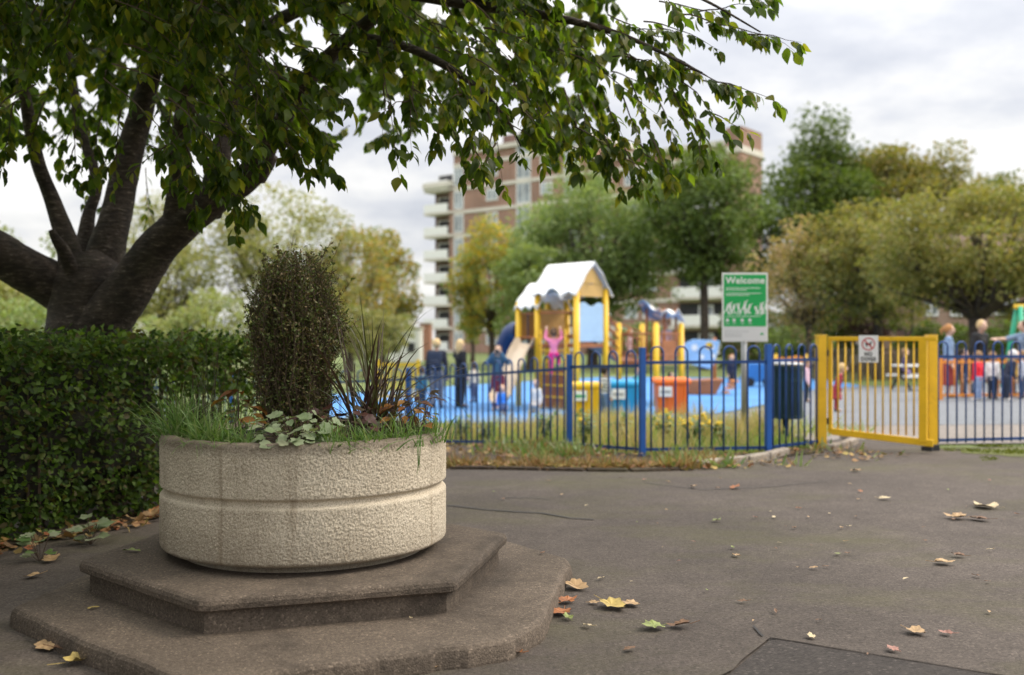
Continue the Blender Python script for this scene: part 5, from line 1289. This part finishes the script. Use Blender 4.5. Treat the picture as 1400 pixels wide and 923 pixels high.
# recycling bins
def wheelie(label,px,Y,wd,ht,mat,paper):
    x=gx(px,Y); z=ground_z(x,Y)+.02; t=thing('recycling_bin',label,'bin',(x,Y,z),None)
    mb=MB(); b,c=wd/2*.84,wd/2
    def sq(r,ry,zz): return [Vector((x-r,Y-ry,zz)),Vector((x+r,Y-ry,zz)),Vector((x+r,Y+ry,zz)),Vector((x-r,Y+ry,zz))]
    mb.rings([sq(b,b*.8,z+.05),sq(c*.97,c*.8,z+ht*.86)]); build('body',mb,mat,t,False,.02)
    for k in range(4):
        mb=MB(); xx=-.75*c+k*.5*c; mb.beam((x+xx*.86,Y-b*.8-.005,z+.08),(x+xx,Y-c*.8-.008,z+ht*.80),.05,.035,(0,1,0)); build('rib',mb,mat,t,False,.008)
    mb=MB(); mb.rings([sq(c*1.06,c*.9,z+ht*.84),sq(c*1.08,c*.92,z+ht*.93),sq(c*.98,c*.82,z+ht)]); build('lid',mb,mat,t,False,.02)
    mb=MB(); mb.slab(rect(-.13,-.10,.13,.10),(x-c*.45,Y-c*.8-.03,z+ht*.66),(1,0,0),(0,0,1),(0,-1,0),.006); build('label_plate',mb,MT['white'],t)
    mb=MB(); mb.slab(rect(-.10,-.03,.10,.02),(x-c*.45,Y-c*.8-.037,z+ht*.66),(1,0,0),(0,0,1),(0,-1,0),.004); build('label_mark',mb,paper,t)
    for s in(-1,1):
        mb=MB(); mb.tube([(x+s*b*.8,Y+b*.6,z+.09),(x+s*(b*.8+.06),Y+b*.6,z+.09)],.09,14); build('wheel',mb,MT['tyre'],t)
wheelie('yellow recycling bin, leftmost of the three bright bins',801,19.6,.56,.76,MT['bin_y'],MT['green_sign'])
wheelie('sky blue recycling bin in the middle of the three bright bins',853,19.6,.60,.76,MT['bin_b'],MT['steel'])
wheelie('orange recycling bin, rightmost of the three bright bins',917,19.6,.66,.76,MT['bin_o'],MT['steel'])

# orange inner fence, swing, bench
of=thing('orange_fence','low orange picket railings round the toddlers on the right','fence',(gx(1283,21),21,0))
oz=lambda x,y: ground_z(x,y)+.02
pa=Vector((gx(1285,21.0),21.0)); pb=pa+Vector((4.2,.35)); pc2=pa+Vector((.35,4.2))
for a,b in ((pa,pb),):
    mb=MB(); za=oz(a.x,a.y); 
    for z in (.10,.80): mb.beam(v3(a,za+z),v3(b,za+z),.03,.05)
    r_=build('rail_panel',mb,MT['orange'],of); L=(b-a).length; n=int(L/.16)
    for k in range(1,n):
        p=a.lerp(b,k/n); mb=MB(); mb.tube([v3(p,za+.06),v3(p,za+.86)],.014,6); mb.ell(v3(p,za+.88),(.025,.025,.035),8,6); build('picket',mb,MT['orange'],r_,True)
for p in (pa,pb,pa.lerp(pb,.5)):
    mb=MB(); mb.box(v3(p,.45+oz(p.x,p.y)-.05),(.09,.09,1.0)); build('post',mb,MT['orange'],of,False,.008)
sw=thing('swing_frame','green legged swing frame with a yellow top beam at the right edge','swing',(gx(1392,27),27,-.1))
xs_=gx(1393,27); zt=1.3+42/F*27
for X in (xs_,xs_+3.0):
    for s in (-1,1):
        mb=MB(); mb.tube([(X-.14*(X==xs_),27+s*.75,-.4),(X,27+s*.08,zt)],.065,12); build('leg',mb,MT['green_metal'],sw,True)
mb=MB(); mb.tube([(xs_-.12,27,zt),(xs_+3.1,27,zt)],.07,12); build('top_beam',mb,MT['yplay'],sw,True)
for s in (-1,1):
    x=xs_+1.6+s*.7; mb=MB()
    for e in(-.22,.22): mb.tube([(x+e,27,zt),(x+e,27,.35)],.008,5)
    mb.box((x,27,.34),(.5,.18,.04)); build('swing_seat',mb,MT['black'],sw)
bx_,by_=gx(1246,28.8),28.8; zb_=ground_z(bx_,by_)+.02
pb_=thing('picnic_bench','white edged picnic bench standing beyond the gate','bench',(bx_,by_,zb_))
mb=MB(); mb.box((bx_+.15,by_,zb_+.72),(1.2,.7,.05)); build('table_top',mb,MT['white'],pb_,False,.01)
for s in(-1,1):
    mb=MB(); mb.box((bx_+.15,by_+s*.65,zb_+.42),(1.2,.25,.05)); build('seat',mb,MT['white'],pb_,False,.01)
    mb=MB(); mb.beam((bx_+.15+s*.45,by_-.75,zb_),(bx_+.15+s*.45,by_+.2,zb_+.7),.06,.06); mb.beam((bx_+.15+s*.45,by_+.75,zb_),(bx_+.15+s*.45,by_-.2,zb_+.7),.06,.06); build('leg',mb,MT['black'],pb_)
# yellow panel far left behind the fountain grass
yx,yy=gx(544,27),27.0; yz=ground_z(yx,yy)
yp=thing('yellow_gate','small yellow barred panel at the far left of the playground','gate',(yx,yy,yz))
for s in(-1,1):
    mb=MB(); mb.box((yx+s*.55,yy,yz+.5),(.1,.1,1.3)); build('post',mb,MT['yellow'],yp)
mb=MB(); mb.box((yx,yy,yz+1.02),(1.0,.05,.07)); mb.box((yx,yy,yz+.15),(1.0,.05,.07)); build('leaf_frame',mb,MT['yellow'],yp)
for k in range(8):
    mb=MB(); mb.box((yx-.42+k*.12,yy,yz+.58),(.05,.02,.8)); build('bar',mb,MT['yellow'],yp)
# ---------------------------------------------------------------- buildings
def apartment():
    O=Vector((gx(581,118),118,-.45)); E=Vector((gx(1003,93),93,-.45)); d=(E-O); L=d.length; d.normalize(); n=Vector((d.y,-d.x,0)); FL=2.69
    if n.y>0: n=-n
    t=thing('apartment_block','tall brown brick apartment block with cream bands and white balconies','building',O)
    P=lambda u,z,o=0: O+d*u+Vector((0,0,z))+n*o
    def blk(name,u0,u1,z0,z1,o0,o1,mat,par=t):
        mb=MB(); a,b,c,e=P(u0,0,o0),P(u1,0,o0),P(u1,0,o1),P(u0,0,o1)
        mb.prism([(q.x,q.y) for q in (a,b,c,e)],O.z+z0,O.z+z1); return build(name,mb,mat,par)
    HB=7.5*FL-.3; HM=8*FL+1.2; HR=7.5*FL-.3
    u1=4.6; u2=23.0; u3=L
    blk('wall',u1,u2,0,HM,-12,0,MT['brick']); blk('wall',u2+.02,u3,0,HR,-4.5,-.35,MT['brick']); blk('wall',0.25,u1-.02,0,HB-.6,-12,-1.5,MT['brick_dark'])
    blk('wall',3.9,u1-.03,0,HB-.6,-1.49,-.02,MT['brick'])
    blk('tower',u3-.7,u3+.9,0,HR+1.5,-4.2,.25,MT['brick']); blk('tower_band',u3-.8,u3+1.0,HR-.9,HR-.3,-4.3,.33,MT['offwhite'])
    blk('roof_slab',-.1,u1-.01,HB-.6,HB,-12.2,.35,MT['offwhite']); blk('roof_slab',u1+.01,u2+.2,HM,HM+.5,-12.2,.25,MT['offwhite']); blk('roof_slab',u2+.3,u3-.85,HR,HR+.5,-4.6,-.1,MT['offwhite'])
    blk('roof_hut',9.5,13.5,HM+.52,HM+2.2,-9,-3,MT['brick_dark'])
    for k in range(1,9): blk('floor_band',u1+.02,u2,FL*k-.18,FL*k+.22,.001,.10,MT['offwhite'])
    for k in range(1,8): blk('floor_band',u2+.03,u3-.75,FL*k-.18,FL*k+.22,-.345,-.24,MT['offwhite'])
    for k in range(0,8):
        blk('balcony_slab',-.05,u1-.05,FL*k-.12+.12,FL*k+.16+.12,-1.48,.15,MT['offwhite'])
        if k<8:
            blk('parapet',-.05,u1-.9,FL*k+.30,FL*k+1.25,.02,.16,MT['white'])
        f=blk('window',.8,3.3,FL*k+.35,FL*k+2.2,-1.495,-1.42,MT['white']); blk('pane',.95,3.15,FL*k+.45,FL*k+2.1,-1.415,-1.40,MT['darkroom'],f)
    def win(u,k,wd,h,s,o=0.0):
        f=blk('window',u-wd/2,u+wd/2,FL*k+s,FL*k+s+h,o+.002,o+.07,MT['white'])
        m=.13
        blk('pane',u-wd/2+m,u-.05,FL*k+s+m,FL*k+s+h-m,o+.072,o+.08,MT['glass'],f); blk('pane',u+.05,u+wd/2-m,FL*k+s+m,FL*k+s+h-m,o+.072,o+.08,MT['glass'],f)
    for k in range(0,9):
        if k<8: win(5.4,k,1.5,2.1,.35)
        win(10.4,k,1.7,1.35,.95); win(14.9,k,2.0,2.3,.25); win(18.0,k,1.6,1.35,.95); win(21.3,k,1.9,2.1,.35)
    for k in range(0,7):
        for u in (25.2,28.4,30.6): win(u,k,1.6,1.35,.95,-.35)
        # balconies on the right wing
        u=u3-3.6
        blk('painted_recess_shade',u-2.3,u+2.6,FL*k+.35,FL*k+2.35,-.345,-.30,MT['darkroom']); blk('parapet',u-2.5,u+2.8,FL*k+.24,FL*k+1.2,.7,.84,MT['white']); blk('balcony_slab',u-2.5,u+2.8,FL*k+.02,FL*k+.22,-.34,.84,MT['offwhite'])  # flat dark panel on the wall, recess shade put into its colour
        win(u+.6,k,1.6,1.7,.45,-.302)
apartment()
def house():
    Y=47.0; xa,xb=gx(1226,Y),gx(1470,Y); zg=ground_z(18,Y)
    t=thing('brick_house','low pinkish brick house with white windows behind the right hand trees','building',(xa,Y,zg))
    def bx3(name,x0,x1,z0,z1,y0,y1,mat,par=t,bev=0):
        mb=MB(); mb.prism([(x0,y0),(x1,y0),(x1,y1),(x0,y1)],z0,z1); return build(name,mb,mat,par,False,bev)
    bx3('wall',xa,xb,zg-.2,4.0,Y,Y+8,MT['brick_pink']); 
    bx3('brick_plinth',xa,xb,zg-.2,1.75,Y-.06,Y-.003,MT['brick_dark'])
    bx3('porch',gx(1378,Y),gx(1440,Y),zg-.2,2.55,Y-2.2,Y-.07,MT['brick_dark']); bx3('porch_roof',gx(1366,Y),gx(1450,Y),2.56,2.85,Y-2.8,Y-.07,MT['darkroom'])
    mb=MB(); m=Y+4
    mb.add([(xa-.4,Y-.5,3.95),(xb+.4,Y-.5,3.95),(xb+.4,m,6.6),(xa-.4,m,6.6),(xa-.4,Y+8.5,3.95),(xb+.4,Y+8.5,3.95)],[(0,1,2,3),(3,2,5,4),(0,3,4),(1,5,2),(0,4,5,1)])
    build('roof',mb,M('brown_roof_tiles',(.12,.075,.055),.9,.25,3,0,.4),t)
    for px0,px1,z0,z1 in ((1344,1391,2.35,3.45),(1262,1282,2.3,3.4),(1298,1320,2.3,3.4)):
        f=bx3('window',gx(px0,Y),gx(px1,Y),z0,z1,Y-.10,Y-.07,MT['white']); w_=gx(px1,Y)-gx(px0,Y); k=2 if w_<1 else 3
        for i in range(k):
            a=gx(px0,Y)+.08+i*(w_-.08)/k; bx3('pane',a,a+(w_-.08)/k-.08,z0+.1,z1-.1,Y-.108,Y-.103,MT['glass'],f)
    mb=MB(); mb.tube([(gx(1246,Y),Y-.12,zg),(gx(1246,Y),Y-.12,3.95)],.06,8); build('drainpipe',mb,MT['black'],t)
house()
def cabin():
    Y=70.0; x0,x1=gx(533,Y),gx(573,Y); zg=-.45; t=thing('site_cabin','low white cabin with dark windows behind the fountain grass','building',(x0,Y,zg))
    mb=MB(); mb.box(((x0+x1)/2,Y+1.5,zg+1.2),(x1-x0,3,2.4)); build('wall',mb,MT['white'],t,False,.05)
    mb=MB(); mb.box(((x0+x1)/2,Y+1.5,zg+2.45),(x1-x0+.2,3.2,.1)); build('roof',mb,MT['offwhite'],t)
    for px in (541,562):
        x=gx(px,Y); mb=MB(); mb.box((x,Y-.03,zg+1.05),(.55,.04,.7)); f=build('window',mb,MT['steel'],t); mb=MB(); mb.box((x,Y-.06,zg+1.05),(.45,.02,.6)); build('pane',mb,MT['darkroom'],f)
    x0,x1=gx(574,76),gx(588,76); t=thing('brick_shed','small red brick shed between the white cabin and the apartment block','building',(x0,76,zg))
    mb=MB(); mb.box(((x0+x1)/2,77,zg+1.4),(x1-x0,2,2.8)); build('wall',mb,brick_mat('orange_brick',(.34,.13,.07),(.38,.16,.09),(.3,.25,.2)),t)
    mb=MB(); mb.box(((x0+x1)/2,77,zg+2.86),(x1-x0+.2,2.2,.1)); build('roof',mb,MT['offwhite'],t)
cabin()
# paling fence and car beyond the right hand trees
pf=thing('paling_fence','weathered wooden paling fence beyond the court on the right','fence',(gx(1105,41),41,-.2))
a=Vector((gx(1108,41),41)); b=Vector((gx(1420,40),40)); L=(b-a).length; mb=MB(); n=int(L/.17)
for z in (.25,.95): mb.beam(v3(a,z-.15),v3(b,z-.15),.05,.09)
for k in range(n+1):
    p=a.lerp(b,k/n)+Vector((0,-.05)); h=1.12+.05*math.sin(k*12.9); mb.box((p.x,p.y,ground_z(p.x,p.y)+h/2),(.105,.022,h),.02*math.sin(k*7))
build('palings',mb,MT['wood'],pf)
for k in range(0,5):
    p=a.lerp(b,k/4)+Vector((0,.06)); mb=MB(); mb.box((p.x,p.y,.4),(.1,.1,1.4)); build('post',mb,MT['wood'],pf)
cx,cy=gx(1166,52),52.0; zg=ground_z(cx,cy)
car=thing('parked_car','white car parked beyond the paling fence, only its roof and windows showing','car',(cx,cy,zg))
def car_body():
    prof=[(-2.0,.35),(2.0,.35),(2.05,.75),(1.9,.92),(1.15,.98),(.55,1.46),(-1.0,1.50),(-1.75,1.0),(-2.05,.9)]
    mb=MB(); mb.slab(prof,(cx,cy,zg),(1,0,0),(0,0,1),(0,1,0),1.7); build('body',mb,MT['white'],car,False,.09)
    for pts in ([(-1.45,1.02),(-.25,1.02),(-.25,1.40),(-.93,1.40)],[(-.15,1.02),(.98,1.02),(.5,1.38),(-.15,1.40)]):
        mb=MB(); mb.slab(pts,(cx,cy-.012,zg),(1,0,0),(0,0,1),(0,1,0),.01); build('window',mb,MT['glass'],car)
    for s in(-1.3,1.3):
        for yy_ in (-.02,1.50): mb=MB(); mb.tube([(cx+s,cy+yy_,zg+.32),(cx+s,cy+yy_+.22,zg+.32)],.32,20); build('wheel',mb,MT['tyre'],car)
car_body()

# ---------------------------------------------------------------- trees behind
def bg_tree(name,label,px,Y,top,rx,ry,base,cols,seed,nleaf=9000,lsz=.17,ncl=60,trunk=None,tr=.25,trans=.35,fork=.3,shape=1.0,clump=0,low=.0,lean=0,bark='bark',hollow=.62):
    rnd=random.Random(seed); npr=np.random.RandomState(seed)
    x=gx(px,Y); zg=ground_z(x,Y); zt=EYE-(top-461.5)/F*Y; zb=EYE-(base-461.5)/F*Y; rz=(zt-zb)/2; c=Vector((x+lean,Y,zb+rz))
    t=thing(name,label,'tree',(x,Y,zg)); tk=MB(); hz=zb+rz*.25*fork*2
    hub=Vector((x+lean*.3,Y,max(zg+.8,zb+rz*fork-.2)))
    k=[Vector((x,Y,zg-.2)),Vector((x,Y,zg+.3)),Vector((x+lean*.1+.05,Y,(zg+hub.z)/2)),hub]
    tk.tube(k,[tr*1.5,tr*1.12,tr*.95,tr*.85],10,True,.15,1.5)
    cl=[]
    for i in range(ncl):
        while True:
            q=np.array([rnd.uniform(-1,1) for _ in range(3)]); r=np.linalg.norm(q)
            if hollow*.8<r<1.0: break
        if q[2]<-.2: q[:2]*=.95
        s=(1-.12*max(0,q[2])**shape)
        p=Vector((c.x+q[0]*rx*s*.86,c.y+q[1]*ry*s*.86,c.z+q[2]*rz*.88)); cl.append((p,rnd.uniform(.55,1.35)))
    cr=(rx*ry*rz)**(1/3)
    for i,(p,s) in enumerate(cl):
        if i%2==0:
            m=hub.lerp(p,.5)+Vector((rnd.gauss(0,.06)*rx,rnd.gauss(0,.06)*ry,-.02*rz)); q=hub.lerp(m,.4)+Vector((0,0,.05*rz))
            r0=tr*rnd.uniform(.3,.6); tk.tube([hub-Vector((0,0,.1)),q,m,p.lerp(m,.1)],[r0,r0*.75,r0*.45,.012],6)
            for _ in range(2):
                e=p+Vector((rnd.gauss(0,.09)*rx,rnd.gauss(0,.09)*ry,rnd.gauss(.0,.07)*rz)); tk.tube([m,m.lerp(e,.55),e],[r0*.35,r0*.22,.008],5)
    build('trunk',tk,MT[bark],t,True)
    w=np.array([s**2 for _,s in cl]); w/=w.sum(); idx=npr.choice(len(cl),nleaf,p=w)
    cen=np.array([tuple(p) for p,_ in cl])[idx]; rad_=np.array([s for _,s in cl])[idx]*cr*.245
    dv=nrm(npr.normal(size=(nleaf,3))+np.array([0,0,.25])); rr=npr.uniform(.25,1.08,(nleaf,1))**.6
    sub=nrm(npr.normal(size=(ncl*7,3)))[(idx*7+npr.randint(0,7,nleaf))]      # seven sprigs to each clump
    dv=nrm(dv*.75+sub*.75); pos=cen+dv*rr*rad_[:,None]*np.array([1.15,1.15,.82])
    ax=nrm(dv+npr.normal(size=(nleaf,3))*.7-np.array([0,0,.3])); nr=nrm(npr.normal(size=(nleaf,3))*.7+np.array([0,0,1])+dv*.4)
    sz=lsz*npr.uniform(.6,1.3,nleaf)
    leaf_obj('crown',pos,ax,nr,sz,T_SIMPLE,leaf_mat(name+'_leaves',cols,trans,.55,1.5,.3,clump,.35),t,1.25)
GD_=[(.07,.11,.022),(.10,.145,.028),(.15,.19,.038),(.075,.11,.024)]
GM=[(.16,.225,.080),(.21,.275,.10),(.27,.335,.14),(.12,.175,.06),(.30,.34,.15)]
GP=[(.21,.225,.08),(.265,.27,.11),(.32,.31,.135),(.18,.20,.075),(.34,.28,.13)]
GY=[(.42,.30,.045),(.50,.35,.05),(.31,.28,.06),(.22,.25,.06),(.55,.34,.045)]
GO=[(.34,.24,.055),(.42,.26,.055),(.25,.24,.06),(.18,.21,.06),(.46,.31,.07)]
GV=[(.16,.175,.045),(.22,.205,.052),(.28,.23,.06),(.135,.155,.045),(.31,.23,.075)]
GR=[(.38,.26,.12),(.30,.26,.10),(.43,.27,.16),(.22,.21,.08),(.35,.30,.14),(.46,.31,.20)]
bg_tree('bushy_tree','mid green bushy tree behind the cherry trunk at the far left',30,46,290,3.8,3,500,GP[:4]+GM,1,9000,.17,50,tr=.2)
bg_tree('bushy_tree','lower pale green bushy tree at the left edge behind the hedge',-70,38,320,3.5,3,500,GP,21,6000,.17,40,tr=.2)
bg_tree('pale_tree','pale yellow green feathery tree just right of the cherry trunk',215,46,262,3.4,3,490,GP,2,9500,.16,58,tr=.2,trans=.45)
bg_tree('pale_tree','tallest pale feathery tree rising behind the box shrub',385,48,238,4.2,3.4,490,GP,3,13500,.16,80,tr=.25,trans=.45)
bg_tree('pale_tree','lower pale tree between the tallest pale tree and the orange one',478,50,300,2.4,2.4,492,GP[1:]+GO[:2],4,7000,.16,44,tr=.2,trans=.45)
bg_tree('autumn_tree','orange yellow autumn tree left of the apartment block',522,62,306,2.5,2.6,490,GO+GM[:2],5,8000,.20,52,tr=.2)
bg_tree('yellow_tree','golden yellow tree in front of the apartment block',672,64,276,3.0,2.6,480,GY+GM[:3],6,10500,.20,54,tr=.2,trans=.45)
bg_tree('slim_tree','slim green tree left of the golden yellow tree',646,70,345,1.2,1.2,478,GO[2:4]+GM+GY[2:4],22,3600,.2,30,tr=.15)
bg_tree('green_tree','broad soft green tree directly behind the play tower',810,58,226,5.2,4.2,452,GM,7,26000,.21,110,tr=.3,trans=.4)
bg_tree('green_tree','shorter green tree at the left of the play tower roof',725,54,318,2.2,2.2,470,GM+GY[3:4],8,7500,.18,48,tr=.2)
bg_tree('green_tree','green tree behind the Welcome sign in front of the block',962,54,178,3.7,3.2,398,GM[:2]+GD_,9,19000,.20,90,tr=.25)
bg_tree('dark_tree','tall dark green tree standing highest on the right',1105,60,150,5.0,4.2,440,GD_,10,21000,.24,90,tr=.35,hollow=.6)
bg_tree('dark_tree','broad olive brown tree to the right of the tallest dark tree',1240,60,186,5.4,4,420,GV,11,22000,.23,90,tr=.35)
bg_tree('dark_tree','lower olive green tree at the far right edge, third olive crown behind the spreading trees',1375,62,236,4.6,3.6,430,GV+GD_,31,15000,.22,70,tr=.3)
bg_tree('round_bush','dark bush under the russet tinged tree right of the Welcome sign',1128,50,402,2.6,1.5,500,GD_+GV[:1],32,6500,.15,44,tr=.1)
bg_tree('blossom_tree','sparse russet and pink tinged tree just right of the Welcome sign',1105,42,292,2.5,2.2,466,GR,12,5200,.14,46,tr=.14,trans=.4)
bg_tree('spreading_tree','yellow green spreading tree above the gate',1200,41,268,3.6,2.6,452,GR[1:2]+GV+GP[:2],13,15000,.16,80,tr=.2,trans=.4)
bg_tree('spreading_tree','low spreading tree with a dark forked trunk in front of the brick house',1335,35,256,4.0,2.8,436,GV+GP[:2]+GR[1:2],14,21000,.14,95,tr=.30,fork=.10,trans=.4)
bg_tree('purple_bush','dark purple leaved bush beyond the paling fence',1188,46,398,1.5,1.2,475,[(.05,.022,.024),(.075,.03,.03),(.06,.04,.03)],15,3200,.13,30,tr=.1)
bg_tree('round_bush','dark green rounded bush beyond the paling fence at the foot of the brick house',1270,44,430,2.2,1.2,490,GD_,16,3600,.13,34,tr=.1)
bg_tree('round_bush','green bush between the play boat and the blossom tree',1085,46,448,2.0,1.4,498,GM+GD_,17,4600,.14,40,tr=.1)
bg_tree('round_bush','low green bush behind the low climbing unit',880,50,440,2.0,1.6,490,GM,18,4200,.15,36,tr=.1)
bg_tree('round_bush','pale low bush behind the hedge end',300,34,400,3.2,1.6,505,GP[:3]+GM[2:3],19,6500,.13,50,tr=.1)
bg_tree('round_bush','yellowish low bush behind the grown-ups on the left of the playground',500,44,410,2.2,1.5,500,GP,20,4200,.14,36,tr=.1)
bg_tree('round_bush','mid green bush behind the cherry trunk base',60,30,402,3.6,1.6,520,GM[1:]+GP[:1],23,6500,.12,50,tr=.1)
bg_tree('round_bush','low green bush in front of the right brick house corner',1385,40,438,2.0,1.2,500,GD_+GM[:1],24,3200,.13,30,tr=.1)

# tree added outside the picture on the left: its crown shades plinth and hedge
def offscreen_shade_tree():
    c=Vector((-6.6,-1.2,0)); t=thing('added_shade_tree','broad leafy tree added out of view on the left to cast shade','tree',c); tk=MB()
    tk.tube(smooth_path([(c.x,c.y,-.2),(c.x,c.y,.6),(c.x+.1,c.y,1.6),(c.x+.1,c.y+.1,2.6)],3),[.42]*3+[.36]*3+[.33]*3+[.30],14,True,.15,1.5); hub=Vector((c.x+.1,c.y+.1,2.5)); P=[];A=[];N=[];Z=[]
    for i in range(26):
        a=random.uniform(0,2*PI); e=hub+Vector((math.cos(a)*random.uniform(2,4.6),math.sin(a)*random.uniform(2,5.0),random.uniform(.8,3.6))); m=hub.lerp(e,.5)+Vector((0,0,.35))
        tk.tube([hub,hub.lerp(m,.5),m,e],[.14,.10,.06,.012],7)
        for k in range(1150):
            q=e.lerp(m,random.random()*.9)+Vector((random.gauss(0,.75),random.gauss(0,.75),random.gauss(0,.45)))
            if q.z<1.9: q.z=1.9+random.random()
            if q.y>0 and abs(q.x)<.75*q.y and q.z<EYE+.42*q.y: continue
            P.append(q);A.append((random.gauss(0,1),random.gauss(0,1),-.5));N.append((random.gauss(0,.6),random.gauss(0,.6),1));Z.append(random.uniform(.11,.19))
    build('trunk',tk,MT['bark'],t,True); leaf_obj('crown',P,A,N,Z,T_SIMPLE,MT['cherry_leaf'],t,1.5)
offscreen_shade_tree()

# clipped boundary hedge along the back of the park
def boundary():
    a=Vector((gx(985,56),56)); b=Vector((gx(1480,53),53)); t=thing('boundary_hedge','long plain dark hedge closing off the park behind the paling fence','hedge',(a.x,a.y,-.45)); P=[];A=[];N=[]
    for i in range(15000):
        p=a.lerp(b,random.random()); u=random.uniform(-.7,.7); h=random.uniform(0,3.0)+.5*noise.noise(Vector((p.x*.6,0,3))); P.append((p.x+random.gauss(0,.1),p.y+u,-.3+h)); A.append((random.gauss(0,1),random.gauss(0,1),random.gauss(0,1))); N.append((random.gauss(0,.5),-1,.5))
    leaf_obj('foliage',P,A,N,np.random.uniform(.12,.24,len(P)),T_SIMPLE,leaf_mat('boundary_leaves',GD_+GV[:1],.3,.5,1.4),t,1.3)
boundary()
